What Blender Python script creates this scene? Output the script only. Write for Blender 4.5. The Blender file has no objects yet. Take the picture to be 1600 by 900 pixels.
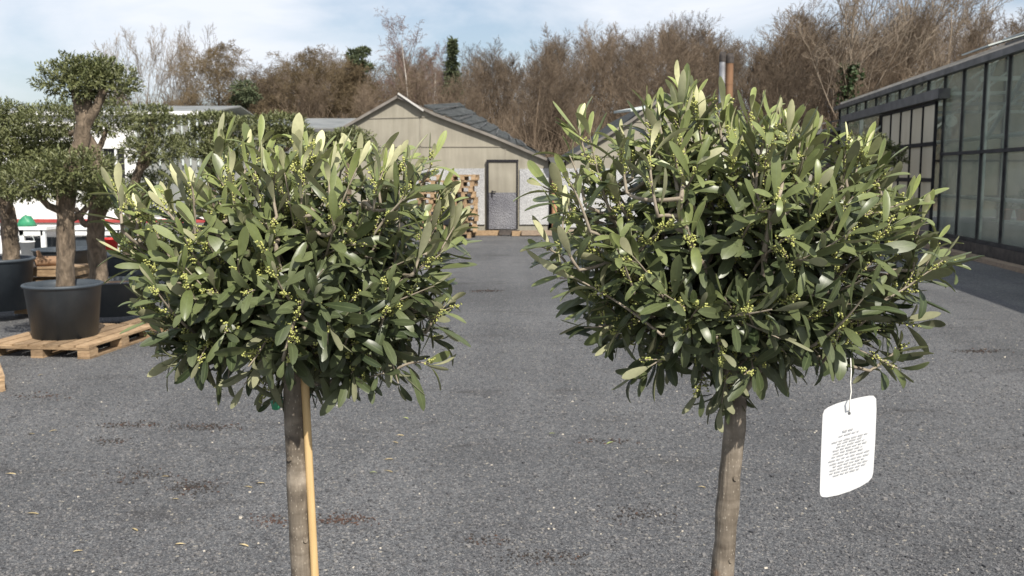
import bpy, math
import numpy as np
from mathutils import Vector
from mathutils.geometry import tessellate_polygon

R = math.radians
S = bpy.context.scene
COL = S.collection

# ------------------------------------------------------------------ camera, sky, sun, exposure
H = 1.65                       # eye height
F = 1505.0                     # focal length in photo pixels (1600 wide)
PITCH = math.atan((450 - 272) / F)
cam_d = bpy.data.cameras.new('camera')
cam = bpy.data.objects.new('camera', cam_d)
COL.objects.link(cam)
cam.location = (0, 0, H)
cam.rotation_euler = (math.pi / 2 - PITCH, 0, 0)
cam_d.sensor_width = 36
cam_d.lens = F / 1600 * 36
cam_d.clip_start = 0.05
cam_d.clip_end = 3000
cam_d.dof.use_dof = True
cam_d.dof.focus_distance = 1.3
cam_d.dof.aperture_fstop = 20
S.camera = cam

SUN_EL, SUN_AZ = R(44), R(24)       # sun behind the photographer, to the right
w = bpy.data.worlds.new('World'); S.world = w; w.use_nodes = True
nt = w.node_tree; nt.nodes.clear()
out = nt.nodes.new('ShaderNodeOutputWorld'); bg = nt.nodes.new('ShaderNodeBackground')
sky = nt.nodes.new('ShaderNodeTexSky'); sky.sky_type = 'NISHITA'; sky.sun_disc = False
sky.sun_elevation = SUN_EL; sky.sun_rotation = math.pi - SUN_AZ
sky.air_density = 1.0; sky.dust_density = 1.6; sky.ozone_density = 1.5
tc = nt.nodes.new('ShaderNodeTexCoord')
mp = nt.nodes.new('ShaderNodeMapping'); mp.inputs['Scale'].default_value = (1.0, 1.0, 2.6); mp.inputs['Location'].default_value = (0.35, 0.0, 0.1)
no = nt.nodes.new('ShaderNodeTexNoise'); no.inputs['Scale'].default_value = 3.2; no.inputs['Detail'].default_value = 9; no.inputs['Roughness'].default_value = 0.55
no.inputs['Distortion'].default_value = 0.35
cr = nt.nodes.new('ShaderNodeValToRGB')
cr.color_ramp.elements[0].position = 0.40; cr.color_ramp.elements[0].color = (0.18, 0.18, 0.18, 1)
cr.color_ramp.elements[1].position = 0.66; cr.color_ramp.elements[1].color = (0.95, 0.95, 0.95, 1)
mx = nt.nodes.new('ShaderNodeMix'); mx.data_type = 'RGBA'
mx.inputs[7].default_value = (7.6, 7.9, 8.5, 1)
nt.links.new(tc.outputs['Generated'], mp.inputs['Vector']); nt.links.new(mp.outputs['Vector'], no.inputs['Vector'])
nt.links.new(no.outputs['Fac'], cr.inputs['Fac']); nt.links.new(cr.outputs['Color'], mx.inputs[0])
nt.links.new(sky.outputs['Color'], mx.inputs[6]); nt.links.new(mx.outputs[2], bg.inputs['Color'])
bg.inputs['Strength'].default_value = 0.085
nt.links.new(bg.outputs['Background'], out.inputs['Surface'])

sun_d = bpy.data.lights.new('sun', 'SUN'); sun_d.energy = 4.4; sun_d.angle = R(0.55); sun_d.color = (1.0, 0.945, 0.86)
sun = bpy.data.objects.new('sun', sun_d); COL.objects.link(sun)
to_sun = Vector((math.sin(SUN_AZ) * math.cos(SUN_EL), -math.cos(SUN_AZ) * math.cos(SUN_EL), math.sin(SUN_EL)))
sun.rotation_euler = to_sun.to_track_quat('Z', 'Y').to_euler()
sun.location = (20, -40, 50)

S.view_settings.view_transform = 'Standard'; S.view_settings.look = 'None'
S.view_settings.gamma = 1; S.view_settings.use_curve_mapping = False
S.view_settings.exposure = 0.55
S.cycles.max_bounces = 8
S.cycles.transparent_max_bounces = 24

# ------------------------------------------------------------------ helpers
CP, SP = math.cos(PITCH), math.sin(PITCH)
def ray(px, py):
    a, b = (px - 800) / F, (450 - py) / F
    return np.array([a, CP + SP * b, -SP + CP * b])
def P(px, py, Y):
    """world point seen at photo pixel px,py at distance Y north of the camera"""
    d = ray(px, py)
    return np.array([0, 0, H]) + d * (Y / d[1])
def G(px, py, z=0.0):
    d = ray(px, py)
    return np.array([0, 0, H]) + d * ((H - z) / -d[2])
def ppm(Y):
    return F / Y          # pixels per metre (about)

def unit(v):
    v = np.asarray(v, float)
    return v / (np.linalg.norm(v, axis=-1, keepdims=True) + 1e-12)

WL = {}
class MB:
    def __init__(self):
        self.v = []; self.n = 0; self.f = []; self.c = []
    def add(self, v, f, mat=0, smooth=False, col=None):
        v = np.asarray(v, float).reshape(-1, 3)
        f = np.asarray(f, int)
        self.v.append(v); self.f.append((f + self.n, mat, smooth)); self.n += len(v)
        self.c.append(np.tile([.5, 0, 0, 1.0], (len(v), 1)) if col is None else np.asarray(col, float))
        return self
    def build(self, name, mats, parent=None, loc=None, props=None):
        base = np.array(loc if loc is not None else (WL[parent.name] if parent else (0, 0, 0)), float)
        me = bpy.data.meshes.new(name)
        V = np.concatenate(self.v) - base
        me.vertices.add(len(V)); me.vertices.foreach_set('co', V.astype(np.float32).ravel())
        loops = np.concatenate([f.ravel() for f, _, _ in self.f])
        tot = np.concatenate([np.full(len(f), f.shape[1]) for f, _, _ in self.f])
        start = np.concatenate([[0], np.cumsum(tot)[:-1]])
        me.loops.add(len(loops)); me.loops.foreach_set('vertex_index', loops.astype(np.int32))
        me.polygons.add(len(tot)); me.polygons.foreach_set('loop_start', start.astype(np.int32))
        me.polygons.foreach_set('material_index', np.concatenate([np.full(len(f), m) for f, m, _ in self.f]).astype(np.int32))
        me.polygons.foreach_set('use_smooth', np.concatenate([np.full(len(f), s) for f, _, s in self.f]).astype(bool))
        me.update(calc_edges=True)
        at = me.color_attributes.new('tint', 'FLOAT_COLOR', 'POINT')
        at.data.foreach_set('color', np.concatenate(self.c).astype(np.float32).ravel())
        me.validate()
        for m in (mats if isinstance(mats, (list, tuple)) else [mats]):
            me.materials.append(m)
        o = bpy.data.objects.new(name, me); COL.objects.link(o)
        if parent:
            o.parent = parent; WL[o.name] = WL[parent.name]
            if loc is not None: raise ValueError
        else:
            o.location = base; WL[o.name] = base
        return o

def tag(o, label=None, cat=None, group=None, kind=None):
    if label: o['label'] = label
    if cat: o['category'] = cat
    if group: o['group'] = group
    if kind: o['kind'] = kind
    return o
def thing(name, loc, label, cat, group=None):
    o = bpy.data.objects.new(name, None); COL.objects.link(o)
    o.empty_display_size = 0.1
    o.location = tuple(loc); WL[o.name] = np.array(loc, float)
    return tag(o, label, cat, group)
def copy_tree(o, parent=None, loc=None, rz=0.0, sc=None):
    c = o.copy(); COL.objects.link(c)
    if parent: c.parent = parent
    if loc is not None:
        c.location = tuple(loc); c.rotation_euler = (0, 0, rz)
        if sc is not None: c.scale = sc
    for ch in list(o.children): copy_tree(ch, c)
    return c

BOXF = np.array([[0, 3, 2, 1], [4, 5, 6, 7], [0, 1, 5, 4], [1, 2, 6, 5], [2, 3, 7, 6], [3, 0, 4, 7]])
BOXV = np.array([[-1, -1, -1], [1, -1, -1], [1, 1, -1], [-1, 1, -1], [-1, -1, 1], [1, -1, 1], [1, 1, 1], [-1, 1, 1]]) * .5
def box(mb, c, s, rz=0.0, mat=0, col=None):
    v = BOXV * np.array(s)
    if rz:
        cz, sz = math.cos(rz), math.sin(rz)
        v = np.stack([v[:, 0] * cz - v[:, 1] * sz, v[:, 0] * sz + v[:, 1] * cz, v[:, 2]], 1)
    return mb.add(v + np.array(c), BOXF, mat, False, None if col is None else np.tile(col, (8, 1)))
def beam(mb, a, b, wd, ht, up=(0, 0, 1), mat=0):
    a, b = np.array(a, float), np.array(b, float)
    d = unit(b - a); s = unit(np.cross(d, up)); u = np.cross(s, d)
    v = []
    for p in (a, b):
        for i, j in ((-1, -1), (1, -1), (1, 1), (-1, 1)):
            v.append(p + s * i * wd / 2 + u * j * ht / 2)
    return mb.add(v, [[0, 1, 2, 3], [7, 6, 5, 4], [0, 4, 5, 1], [1, 5, 6, 2], [2, 6, 7, 3], [3, 7, 4, 0]], mat)
def tube(mb, pts, rad, n=8, mat=0, smooth=True, caps=True, jit=None):
    pts = np.asarray(pts, float); m = len(pts)
    rad = np.broadcast_to(np.asarray(rad, float), (m,))
    T = unit(np.gradient(pts, axis=0))
    ref = np.array([0.3, 0.9, 0.2]) if abs(T[0][2]) > .6 else np.array([0, 0, 1.0])
    u = unit(np.cross(T[0], ref)); V = []
    ang = np.arange(n) * 2 * math.pi / n
    for i in range(m):
        u = unit(u - T[i] * np.dot(u, T[i])); w_ = np.cross(T[i], u)
        rr = rad[i] * (np.ones(n) if jit is None else jit[i])
        V.append(pts[i] + (np.cos(ang) * rr)[:, None] * u + (np.sin(ang) * rr)[:, None] * w_)
    V = np.concatenate(V)
    i = np.arange(n); j = (i + 1) % n
    Fs = np.concatenate([np.stack([k * n + i, k * n + j, (k + 1) * n + j, (k + 1) * n + i], 1) for k in range(m - 1)])
    mb.add(V, Fs, mat, smooth)
    if caps:
        mb.add(V[:n], [list(range(n))[::-1]], mat); mb.add(V[-n:], [list(range(n))], mat)
    return mb
def lathe(mb, c, prof, n=32, mat=0, smooth=True):
    prof = np.asarray(prof, float); c = np.asarray(c, float)
    ang = np.arange(n) * 2 * math.pi / n
    V = np.concatenate([np.stack([np.cos(ang) * r, np.sin(ang) * r, np.full(n, z)], 1) for r, z in prof]) + c
    i = np.arange(n); j = (i + 1) % n
    Fs = np.concatenate([np.stack([k * n + i, k * n + j, (k + 1) * n + j, (k + 1) * n + i], 1) for k in range(len(prof) - 1)])
    return mb.add(V, Fs, mat, smooth)
def prism(mb, poly, ext, mat=0, holes=()):
    poly = [np.array(p, float) for p in poly]; ext = np.array(ext, float)
    rings = [poly] + [[np.array(p, float) for p in h] for h in holes]
    tris = tessellate_polygon([[Vector(p) for p in r] for r in rings])
    allp = np.array([p for r in rings for p in r]); n = len(allp)
    V = np.concatenate([allp, allp + ext])
    mb.add(V, np.array([list(t) for t in tris]), mat)
    mb.add(V, np.array([list(t)[::-1] for t in tris]) + n, mat)
    o = 0; q = []
    for r in rings:
        m = len(r)
        q += [[o + i, o + (i + 1) % m, n + o + (i + 1) % m, n + o + i] for i in range(m)]
        o += m
    mb.add(V, np.array(q), mat)
    return mb
def sticks(mb, A, B, ra, rb, n=3, mat=0):
    A, B = np.asarray(A, float), np.asarray(B, float)
    ra, rb = np.asarray(ra, float), np.asarray(rb, float)
    D = unit(B - A)
    ref = np.where(np.abs(D[:, 2:3]) > .8, np.array([[1.0, 0, 0]]), np.array([[0, 0, 1.0]]))
    U = unit(np.cross(D, ref)); W_ = np.cross(D, U)
    V = []
    for base, r in ((A, ra), (B, rb)):
        for k in range(n):
            a = 2 * math.pi * k / n
            V.append(base + (U * math.cos(a) + W_ * math.sin(a)) * r[:, None])
    V = np.stack(V, 1).reshape(-1, 3)
    N = len(A); o = (np.arange(N) * 2 * n)[:, None]
    Fs = np.concatenate([o + np.array([[k, (k + 1) % n, n + (k + 1) % n, n + k]]) for k in range(n)])
    return mb.add(V, Fs, mat, True)

# detailed leaf: two skins (upper, under), folded along the midrib and curled
ST = np.array([0, .07, .22, .42, .62, .80, .94, 1.0])
HW = np.array([.05, .08, .44, .82, 1.0, .92, .52, .05])
def leaves(mb, O, D, N, L, W_, curl, fold, rnd, young):
    O, D, N = map(lambda a: np.asarray(a, float), (O, D, N))
    D = unit(D); N = unit(N - D * np.sum(D * N, 1, keepdims=True)); Sd = np.cross(N, D)
    L, W_, curl, fold, rnd, young = [np.asarray(a, float) for a in (L, W_, curl, fold, rnd, young)]
    curl = np.where(np.abs(curl) < .02, .02, curl)
    n = len(O); V = []; C = []
    for side in (0, 1):
        for k, t in enumerate(ST):
            a = curl * t
            cen = O + D * (L * np.sin(a) / curl)[:, None] - N * (L * (1 - np.cos(a)) / curl)[:, None]
            nn = N * np.cos(a)[:, None] + D * np.sin(a)[:, None]
            hw = W_ * .5 * HW[k]
            off = -0.00045 * side
            for q in (-1, 0, 1):
                V.append(cen + Sd * (q * hw * np.cos(fold))[:, None] + nn * (abs(q) * hw * np.sin(fold) + off)[:, None])
                C.append(np.stack([rnd, young, np.full(n, float(side)), np.full(n, abs(q))], 1))
    V = np.stack(V, 1).reshape(-1, 3); C = np.stack(C, 1).reshape(-1, 4)
    K = len(ST); f = []
    for side in (0, 1):
        o = side * K * 3
        for k in range(K - 1):
            for q in (0, 1):
                a, b = o + k * 3 + q, o + (k + 1) * 3 + q
                quad = [a, a + 1, b + 1, b]
                f.append(quad if side == 1 else quad[::-1])
    f = np.array(f); off = (np.arange(n) * K * 6)[:, None, None]
    mb.add(V, (f[None] + off).reshape(-1, 4), 0, True, C)
def small_leaves(mb, O, D, N, L, W_, rnd, young):
    O, D, N = map(lambda a: np.asarray(a, float), (O, D, N))
    D = unit(D); N = unit(N - D * np.sum(D * N, 1, keepdims=True)); Sd = np.cross(N, D)
    mid = O + D * (L * .5)[:, None]
    V = np.stack([O, mid - Sd * (W_ * .5)[:, None] + N * (W_ * .15)[:, None], O + D * L[:, None] - N * (L * .12)[:, None], mid + Sd * (W_ * .5)[:, None] + N * (W_ * .15)[:, None]], 1).reshape(-1, 3)
    C = np.repeat(np.stack([rnd, young, np.zeros(len(O)), np.full(len(O), .5)], 1), 4, 0)
    mb.add(V, np.arange(len(O) * 4).reshape(-1, 4), 0, False, C)

# ------------------------------------------------------------------ materials
def mat_new(name):
    m = bpy.data.materials.new(name); m.use_nodes = True
    t = m.node_tree; b = t.nodes['Principled BSDF']
    return m, t, b
def nnode(t, typ, **kw):
    n = t.nodes.new(typ)
    for k, v in kw.items():
        if k in n.inputs: n.inputs[k].default_value = v
        else: setattr(n, k, v)
    return n
def ramp(t, fac, stops):
    r = t.nodes.new('ShaderNodeValToRGB'); e = r.color_ramp.elements
    while len(e) < len(stops): e.new(.5)
    for i, (p, c) in enumerate(stops):
        e[i].position = p; e[i].color = (*c, 1)
    t.links.new(fac, r.inputs['Fac']); return r.outputs['Color']
def mixc(t, fac, a, b, mode='MIX'):
    m = t.nodes.new('ShaderNodeMix'); m.data_type = 'RGBA'; m.blend_type = mode
    for i, x in ((0, fac), (6, a), (7, b)):
        if isinstance(x, bpy.types.NodeSocket): t.links.new(x, m.inputs[i])
        elif i == 0: m.inputs[0].default_value = x
        else: m.inputs[i].default_value = (*x, 1)
    return m.outputs[2]
def bump(t, b, height, strength, dist):
    n = nnode(t, 'ShaderNodeBump', Strength=strength, Distance=dist)
    t.links.new(height, n.inputs['Height']); t.links.new(n.outputs['Normal'], b.inputs['Normal'])
def coords(t, scale=(1, 1, 1), space='Object'):
    c = t.nodes.new('ShaderNodeTexCoord'); m = t.nodes.new('ShaderNodeMapping'); m.inputs['Scale'].default_value = scale
    t.links.new(c.outputs[space], m.inputs['Vector']); return m.outputs['Vector']
def noise(t, vec, scale, detail=4, rough=.55, dist=0):
    n = nnode(t, 'ShaderNodeTexNoise', Scale=scale, Detail=detail, Roughness=rough, Distortion=dist)
    t.links.new(vec, n.inputs['Vector']); return n.outputs['Fac']
def simple(name, c1, c2, scale=6, rough=.7, stretch=(1, 1, 1), bs=.15, bd=.01, metal=0, detail=5, spec=.4, rnd=0.0):
    m, t, b = mat_new(name)
    v = coords(t, stretch); f = noise(t, v, scale, detail)
    col = ramp(t, f, [(.3, c1), (.7, c2)])
    if rnd:
        oi = t.nodes.new('ShaderNodeObjectInfo')
        hs = nnode(t, 'ShaderNodeHueSaturation'); t.links.new(col, hs.inputs['Color'])
        mr = nnode(t, 'ShaderNodeMapRange'); mr.inputs['To Min'].default_value = 1 - rnd; mr.inputs['To Max'].default_value = 1 + rnd
        t.links.new(oi.outputs['Random'], mr.inputs['Value']); t.links.new(mr.outputs['Result'], hs.inputs['Value'])
        col = hs.outputs['Color']
    t.links.new(col, b.inputs['Base Color'])
    b.inputs['Roughness'].default_value = rough; b.inputs['Metallic'].default_value = metal
    b.inputs['Specular IOR Level'].default_value = spec
    if bs: bump(t, b, f, bs, bd)
    return m

M = {}
def leaf_mat(name, dark, lite, ytop, under, yunder, rough=.37, trans=.16):
    m, t, b = mat_new(name)
    at = nnode(t, 'ShaderNodeVertexColor', layer_name='tint')
    sp = t.nodes.new('ShaderNodeSeparateColor'); t.links.new(at.outputs['Color'], sp.inputs['Color'])
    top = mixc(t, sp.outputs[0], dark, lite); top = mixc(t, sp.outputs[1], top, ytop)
    rib = nnode(t, 'ShaderNodeMapRange'); rib.inputs['From Min'].default_value = .02; rib.inputs['From Max'].default_value = .16
    rib.inputs['To Min'].default_value = .45; rib.inputs['To Max'].default_value = 0
    t.links.new(at.outputs['Alpha'], rib.inputs['Value'])
    top = mixc(t, rib.outputs['Result'], top, (.16, .20, .09))
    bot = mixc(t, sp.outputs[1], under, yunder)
    col = mixc(t, sp.outputs[2], top, bot)
    f = noise(t, coords(t), 110, 6, .62)
    col = mixc(t, .35, col, ramp(t, f, [(.3, (.45, .45, .43)), (.7, (1.05, 1.05, 1.05))]), 'MULTIPLY')
    t.links.new(col, b.inputs['Base Color'])
    mr = nnode(t, 'ShaderNodeMapRange'); mr.inputs['To Min'].default_value = rough; mr.inputs['To Max'].default_value = .75
    t.links.new(sp.outputs[2], mr.inputs['Value']); t.links.new(mr.outputs['Result'], b.inputs['Roughness'])
    b.inputs['Specular IOR Level'].default_value = .42
    tr = t.nodes.new('ShaderNodeBsdfTranslucent'); t.links.new(mixc(t, .6, col, (.22, .32, .06)), tr.inputs['Color'])
    ms = t.nodes.new('ShaderNodeMixShader'); ms.inputs['Fac'].default_value = trans
    t.links.new(b.outputs[0], ms.inputs[1]); t.links.new(tr.outputs[0], ms.inputs[2])
    t.links.new(ms.outputs[0], t.nodes['Material Output'].inputs['Surface'])
    bump(t, b, f, .15, .001)
    return m
M['leaf'] = leaf_mat('olive_leaf', (.040, .058, .025), (.118, .138, .068), (.33, .38, .13), (.23, .235, .14), (.80, .78, .46))
M['pad_leaf'] = leaf_mat('clipped_olive_leaf', (.060, .071, .025), (.185, .192, .078), (.22, .25, .11), (.2, .22, .15), (.3, .3, .2), .5, .08)
M['bud'] = simple('flower_bud', (.32, .35, .09), (.46, .46, .16), 300, .55, bs=0)
M['twig'] = simple('olive_twig', (.20, .165, .12), (.36, .31, .24), 60, .8, bs=.3, bd=.002)

def trunk_mat():
    m, t, b = mat_new('young_olive_bark')
    v = coords(t); f1 = noise(t, v, 26, 6, .6); f2 = noise(t, coords(t, (160, 160, 18)), 1.0, 4)
    c = ramp(t, f1, [(.3, (.10, .08, .06)), (.52, (.20, .168, .13)), (.72, (.33, .285, .23))])
    c = mixc(t, .45, c, ramp(t, f2, [(.35, (.45, .42, .38)), (.7, (1, 1, 1))]), 'MULTIPLY')
    vo = nnode(t, 'ShaderNodeTexVoronoi', Scale=18.0); t.links.new(v, vo.inputs['Vector'])
    c = mixc(t, ramp(t, vo.outputs['Distance'], [(.05, (.5, .5, .5)), (.13, (0, 0, 0))]), c, (.20, .10, .05))
    f3 = noise(t, coords(t, (6, 6, 55)), 1.0, 5, .6, .5)
    c = mixc(t, .6, c, ramp(t, f3, [(.32, (.58, .55, .52)), (.5, (1, 1, 1)), (.66, (1.28, 1.27, 1.25))]), 'MULTIPLY')
    vl = nnode(t, 'ShaderNodeTexVoronoi', Scale=1.0); t.links.new(coords(t, (230, 230, 120)), vl.inputs['Vector'])
    c = mixc(t, ramp(t, vl.outputs['Distance'], [(.12, (.55, .55, .55)), (.24, (0, 0, 0))]), c, (.40, .35, .28))
    t.links.new(c, b.inputs['Base Color']); b.inputs['Roughness'].default_value = .78
    bump(t, b, f2, .7, .003)
    return m
M['trunk'] = trunk_mat()
def old_bark():
    m, t, b = mat_new('old_olive_bark')
    v = coords(t, (9, 9, 4)); f1 = noise(t, v, 2.2, 8, .65, .6)
    vo = nnode(t, 'ShaderNodeTexVoronoi', Scale=3.0); t.links.new(v, vo.inputs['Vector'])
    c = ramp(t, f1, [(.3, (.058, .044, .031)), (.5, (.15, .113, .077)), (.72, (.27, .21, .15))])
    c = mixc(t, .5, c, ramp(t, vo.outputs['Distance'], [(.1, (.35, .33, .3)), (.5, (1, 1, 1))]), 'MULTIPLY')
    t.links.new(c, b.inputs['Base Color']); b.inputs['Roughness'].default_value = .9
    bump(t, b, f1, .9, .04)
    return m
M['old_bark'] = old_bark()
M['stake'] = simple('split_cane', (.50, .335, .15), (.62, .44, .22), 3, .5, (60, 60, 3), .15, .001)
M['soil'] = simple('potting_soil', (.035, .022, .014), (.11, .07, .045), 60, .95, bs=.8, bd=.02)
def pot_mat():
    m, t, b = mat_new('black_plastic_pot')
    f = noise(t, coords(t), 5, 6, .65); f2 = noise(t, coords(t, (30, 30, 2)), 1, 3)
    c = ramp(t, f, [(.3, (.034, .044, .055)), (.62, (.052, .064, .076)), (.8, (.085, .092, .095))])
    c = mixc(t, ramp(t, f2, [(.5, (0, 0, 0)), (.85, (.22, .22, .22))]), c, (.085, .088, .088))
    t.links.new(c, b.inputs['Base Color']); b.inputs['Roughness'].default_value = .5
    bump(t, b, f2, .08, .004); return m
M['pot'] = pot_mat()
def wood_mat(name, a, b_, c_, rnd=.12):
    m, t, b = mat_new(name)
    g = t.nodes.new('ShaderNodeNewGeometry')
    at = nnode(t, 'ShaderNodeVertexColor', layer_name='tint')
    f = noise(t, coords(t, (3, 3, 16)), 4, 7, .6, .8); f2 = noise(t, coords(t), 2.2, 3)
    c = ramp(t, f, [(.28, a), (.5, b_), (.75, c_)])
    c = mixc(t, .6, c, ramp(t, f2, [(.3, (.6, .57, .55)), (.6, (1, 1, 1))]), 'MULTIPLY')
    r = t.nodes.new('ShaderNodeSeparateColor'); t.links.new(at.outputs['Color'], r.inputs['Color'])
    hs = nnode(t, 'ShaderNodeHueSaturation'); t.links.new(c, hs.inputs['Color'])
    mr = nnode(t, 'ShaderNodeMapRange'); mr.inputs['To Min'].default_value = .62; mr.inputs['To Max'].default_value = 1.3
    t.links.new(r.outputs[0], mr.inputs['Value']); t.links.new(mr.outputs['Result'], hs.inputs['Value'])
    t.links.new(hs.outputs['Color'], b.inputs['Base Color']); b.inputs['Roughness'].default_value = .8
    bump(t, b, f, .35, .004); return m
M['pallet'] = wood_mat('pallet_wood', (.19, .125, .068), (.33, .222, .125), (.46, .335, .205))
M['greywood'] = wood_mat('weathered_wood', (.16, .12, .085), (.28, .21, .15), (.40, .31, .22))

def gravel_mat():
    m, t, b = mat_new('basalt_gravel')
    v = coords(t)
    vo = nnode(t, 'ShaderNodeTexVoronoi', Scale=165.0); t.links.new(v, vo.inputs['Vector'])
    vo2 = nnode(t, 'ShaderNodeTexVoronoi', Scale=60.0); t.links.new(v, vo2.inputs['Vector'])
    sc = t.nodes.new('ShaderNodeSeparateColor'); t.links.new(vo.outputs['Color'], sc.inputs['Color'])
    sc2 = t.nodes.new('ShaderNodeSeparateColor'); t.links.new(vo2.outputs['Color'], sc2.inputs['Color'])
    c = ramp(t, sc.outputs[0], [(0, (.053, .055, .057)), (.3, (.092, .0945, .097)), (.72, (.132, .1345, .136)), (.9, (.182, .183, .180)), (1, (.29, .28, .265))])
    c2 = ramp(t, sc2.outputs[0], [(0, (.62, .62, .63)), (.5, (1, 1, 1)), (1, (1.28, 1.25, 1.22))])
    c = mixc(t, .7, c, c2, 'MULTIPLY')
    big = noise(t, coords(t, (1, 1.0, 1)), .42, 6, .6, .5)
    c = mixc(t, 1.0, c, ramp(t, big, [(.3, (.80, .80, .81)), (.5, (1.08, 1.08, 1.09)), (.7, (1.30, 1.29, 1.29))]), 'MULTIPLY')
    trk = noise(t, coords(t, (1.3, .10, 1)), 1.0, 4, .6)
    c = mixc(t, 1.0, c, ramp(t, trk, [(.32, (.84, .84, .85)), (.5, (1, 1, 1)), (.68, (1.13, 1.13, 1.13))]), 'MULTIPLY')
    wet = noise(t, coords(t, (1, 2.4, 1)), .9, 7, .68, .4)      # damp, dark dragged patches
    c = mixc(t, ramp(t, wet, [(.57, (0, 0, 0)), (.70, (.6, .6, .6))]), c, (.038, .033, .030))
    rd = noise(t, coords(t, (1, 1.6, 1)), 1.7, 6, .6)            # reddish bark crumbs
    c = mixc(t, ramp(t, rd, [(.66, (0, 0, 0)), (.78, (.3, .3, .3))]), c, (.10, .055, .035))
    wn = nnode(t, 'ShaderNodeTexVoronoi', Scale=80.0); t.links.new(coords(t, (1, 1, 1)), wn.inputs['Vector'])
    s3 = t.nodes.new('ShaderNodeSeparateColor'); t.links.new(wn.outputs['Color'], s3.inputs['Color'])
    c = mixc(t, ramp(t, s3.outputs[1], [(.988, (0, 0, 0)), (.992, (.8, .8, .8))]), c, (.42, .38, .31))
    t.links.new(c, b.inputs['Base Color']); b.inputs['Roughness'].default_value = .8
    b.inputs['Specular IOR Level'].default_value = .3
    hm = nnode(t, 'ShaderNodeMath', operation='ADD'); t.links.new(sc.outputs[1], hm.inputs[0])
    h2 = nnode(t, 'ShaderNodeMath', operation='MULTIPLY'); h2.inputs[1].default_value = -1.2
    t.links.new(vo.outputs['Distance'], h2.inputs[0]); t.links.new(h2.outputs[0], hm.inputs[1])
    bump(t, b, hm.outputs[0], .9, .006)
    return m
M['gravel'] = gravel_mat()
def stone_mat():
    m, t, b = mat_new('gravel_stone')
    at = nnode(t, 'ShaderNodeVertexColor', layer_name='tint')
    sp = t.nodes.new('ShaderNodeSeparateColor'); t.links.new(at.outputs['Color'], sp.inputs['Color'])
    c = ramp(t, sp.outputs[0], [(0, (.05, .05, .053)), (.6, (.135, .133, .135)), (.92, (.185, .175, .165)), (1, (.50, .45, .37))])
    t.links.new(c, b.inputs['Base Color']); b.inputs['Roughness'].default_value = .75; return m
M['stone'] = stone_mat()
M['humus'] = simple('woodland_litter', (.075, .045, .028), (.16, .10, .065), 1.2, .95, bs=.6, bd=.2)
M['beech'] = simple('bare_twig', (.112, .081, .054), (.198, .150, .104), 1.4, .85, bs=0, rnd=.3)
M['poplar'] = simple('pale_twig', (.18, .142, .105), (.30, .245, .18), 1.2, .85, bs=0, rnd=.15)
M['birchtwig'] = simple('birch_twig', (.15, .10, .085), (.25, .175, .15), 1.2, .85, bs=0)
M['birch'] = simple('birch_bark', (.22, .19, .16), (.62, .58, .52), 1.6, .7, (1, 1, 4), bs=.2)
M['larch'] = simple('larch_fuzz', (.115, .085, .048), (.20, .150, .085), 1.4, .9, bs=0, rnd=.15)
M['spruce'] = simple('conifer_needles', (.05, .066, .032), (.105, .125, .062), 2.0, .8, bs=0)
M['ivy'] = simple('ivy_leaves', (.018, .035, .010), (.05, .08, .025), 2.0, .6, bs=0)

def cement():
    m, t, b = mat_new('fibre_cement_board')
    s1 = noise(t, coords(t, (3.0, 1, .35)), 2.6, 6, .6); s2 = noise(t, coords(t), 1.1, 5); s3 = noise(t, coords(t, (5, 1, .5)), 1.7, 5)
    c = ramp(t, s2, [(.3, (.24, .222, .178)), (.7, (.325, .302, .242))])
    c = mixc(t, .35, c, ramp(t, s1, [(.3, (.62, .6, .56)), (.6, (1, 1, 1))]), 'MULTIPLY')
    c = mixc(t, .25, c, ramp(t, s3, [(.4, (.7, .68, .64)), (.65, (1.1, 1.1, 1.1))]), 'MULTIPLY')
    t.links.new(c, b.inputs['Base Color']); b.inputs['Roughness'].default_value = .85
    bump(t, b, s3, .1, .01); return m
M['cement'] = cement()
M['seam'] = simple('board_joint', (.225, .205, .165), (.29, .265, .215), 3, .9)
M['rake'] = simple('roof_edge_trim', (.10, .09, .078), (.22, .20, .175), 3, .7)
M['whitetrim'] = simple('white_ridge_cap', (.42, .40, .37), (.56, .55, .52), 3, .5)
def slate():
    m, t, b = mat_new('dark_slate_roof')
    s = noise(t, coords(t, (1, 6, 9)), 1.4, 6, .7, .6); s2 = noise(t, coords(t), 6, 4)
    c = ramp(t, s, [(.3, (.03, .034, .035)), (.55, (.075, .08, .08)), (.75, (.15, .155, .15))])
    t.links.new(mixc(t, .4, c, ramp(t, s2, [(.3, (.5, .5, .5)), (.7, (1.2, 1.2, 1.2))]), 'MULTIPLY'), b.inputs['Base Color'])
    b.inputs['Roughness'].default_value = .9; b.inputs['Specular IOR Level'].default_value = .15; bump(t, b, s, .8, .08); return m
M['slate'] = slate()
def bubble():
    m, t, b = mat_new('bubble_wrap')
    vo = nnode(t, 'ShaderNodeTexVoronoi', Scale=42.0); vo.inputs['Randomness'].default_value = .8
    t.links.new(coords(t), vo.inputs['Vector'])
    n2 = noise(t, coords(t), .9, 5); n3 = noise(t, coords(t), 34, 2)
    c = ramp(t, vo.outputs['Distance'], [(.1, (.60, .60, .585)), (.45, (.44, .44, .43)), (.7, (.36, .36, .355))])
    c = mixc(t, .65, c, ramp(t, n2, [(.35, (.60, .60, .62)), (.65, (1, 1, 1))]), 'MULTIPLY')
    c = mixc(t, ramp(t, n3, [(.6, (0, 0, 0)), (.72, (.25, .25, .25))]), c, (.7, .7, .7))  # sparkle highlights of the wrap painted in as pale specks
    t.links.new(c, b.inputs['Base Color']); b.inputs['Roughness'].default_value = .28
    b.inputs['Specular IOR Level'].default_value = .6
    bump(t, b, vo.outputs['Distance'], .4, .03); return m
M['bubble'] = bubble()
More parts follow.
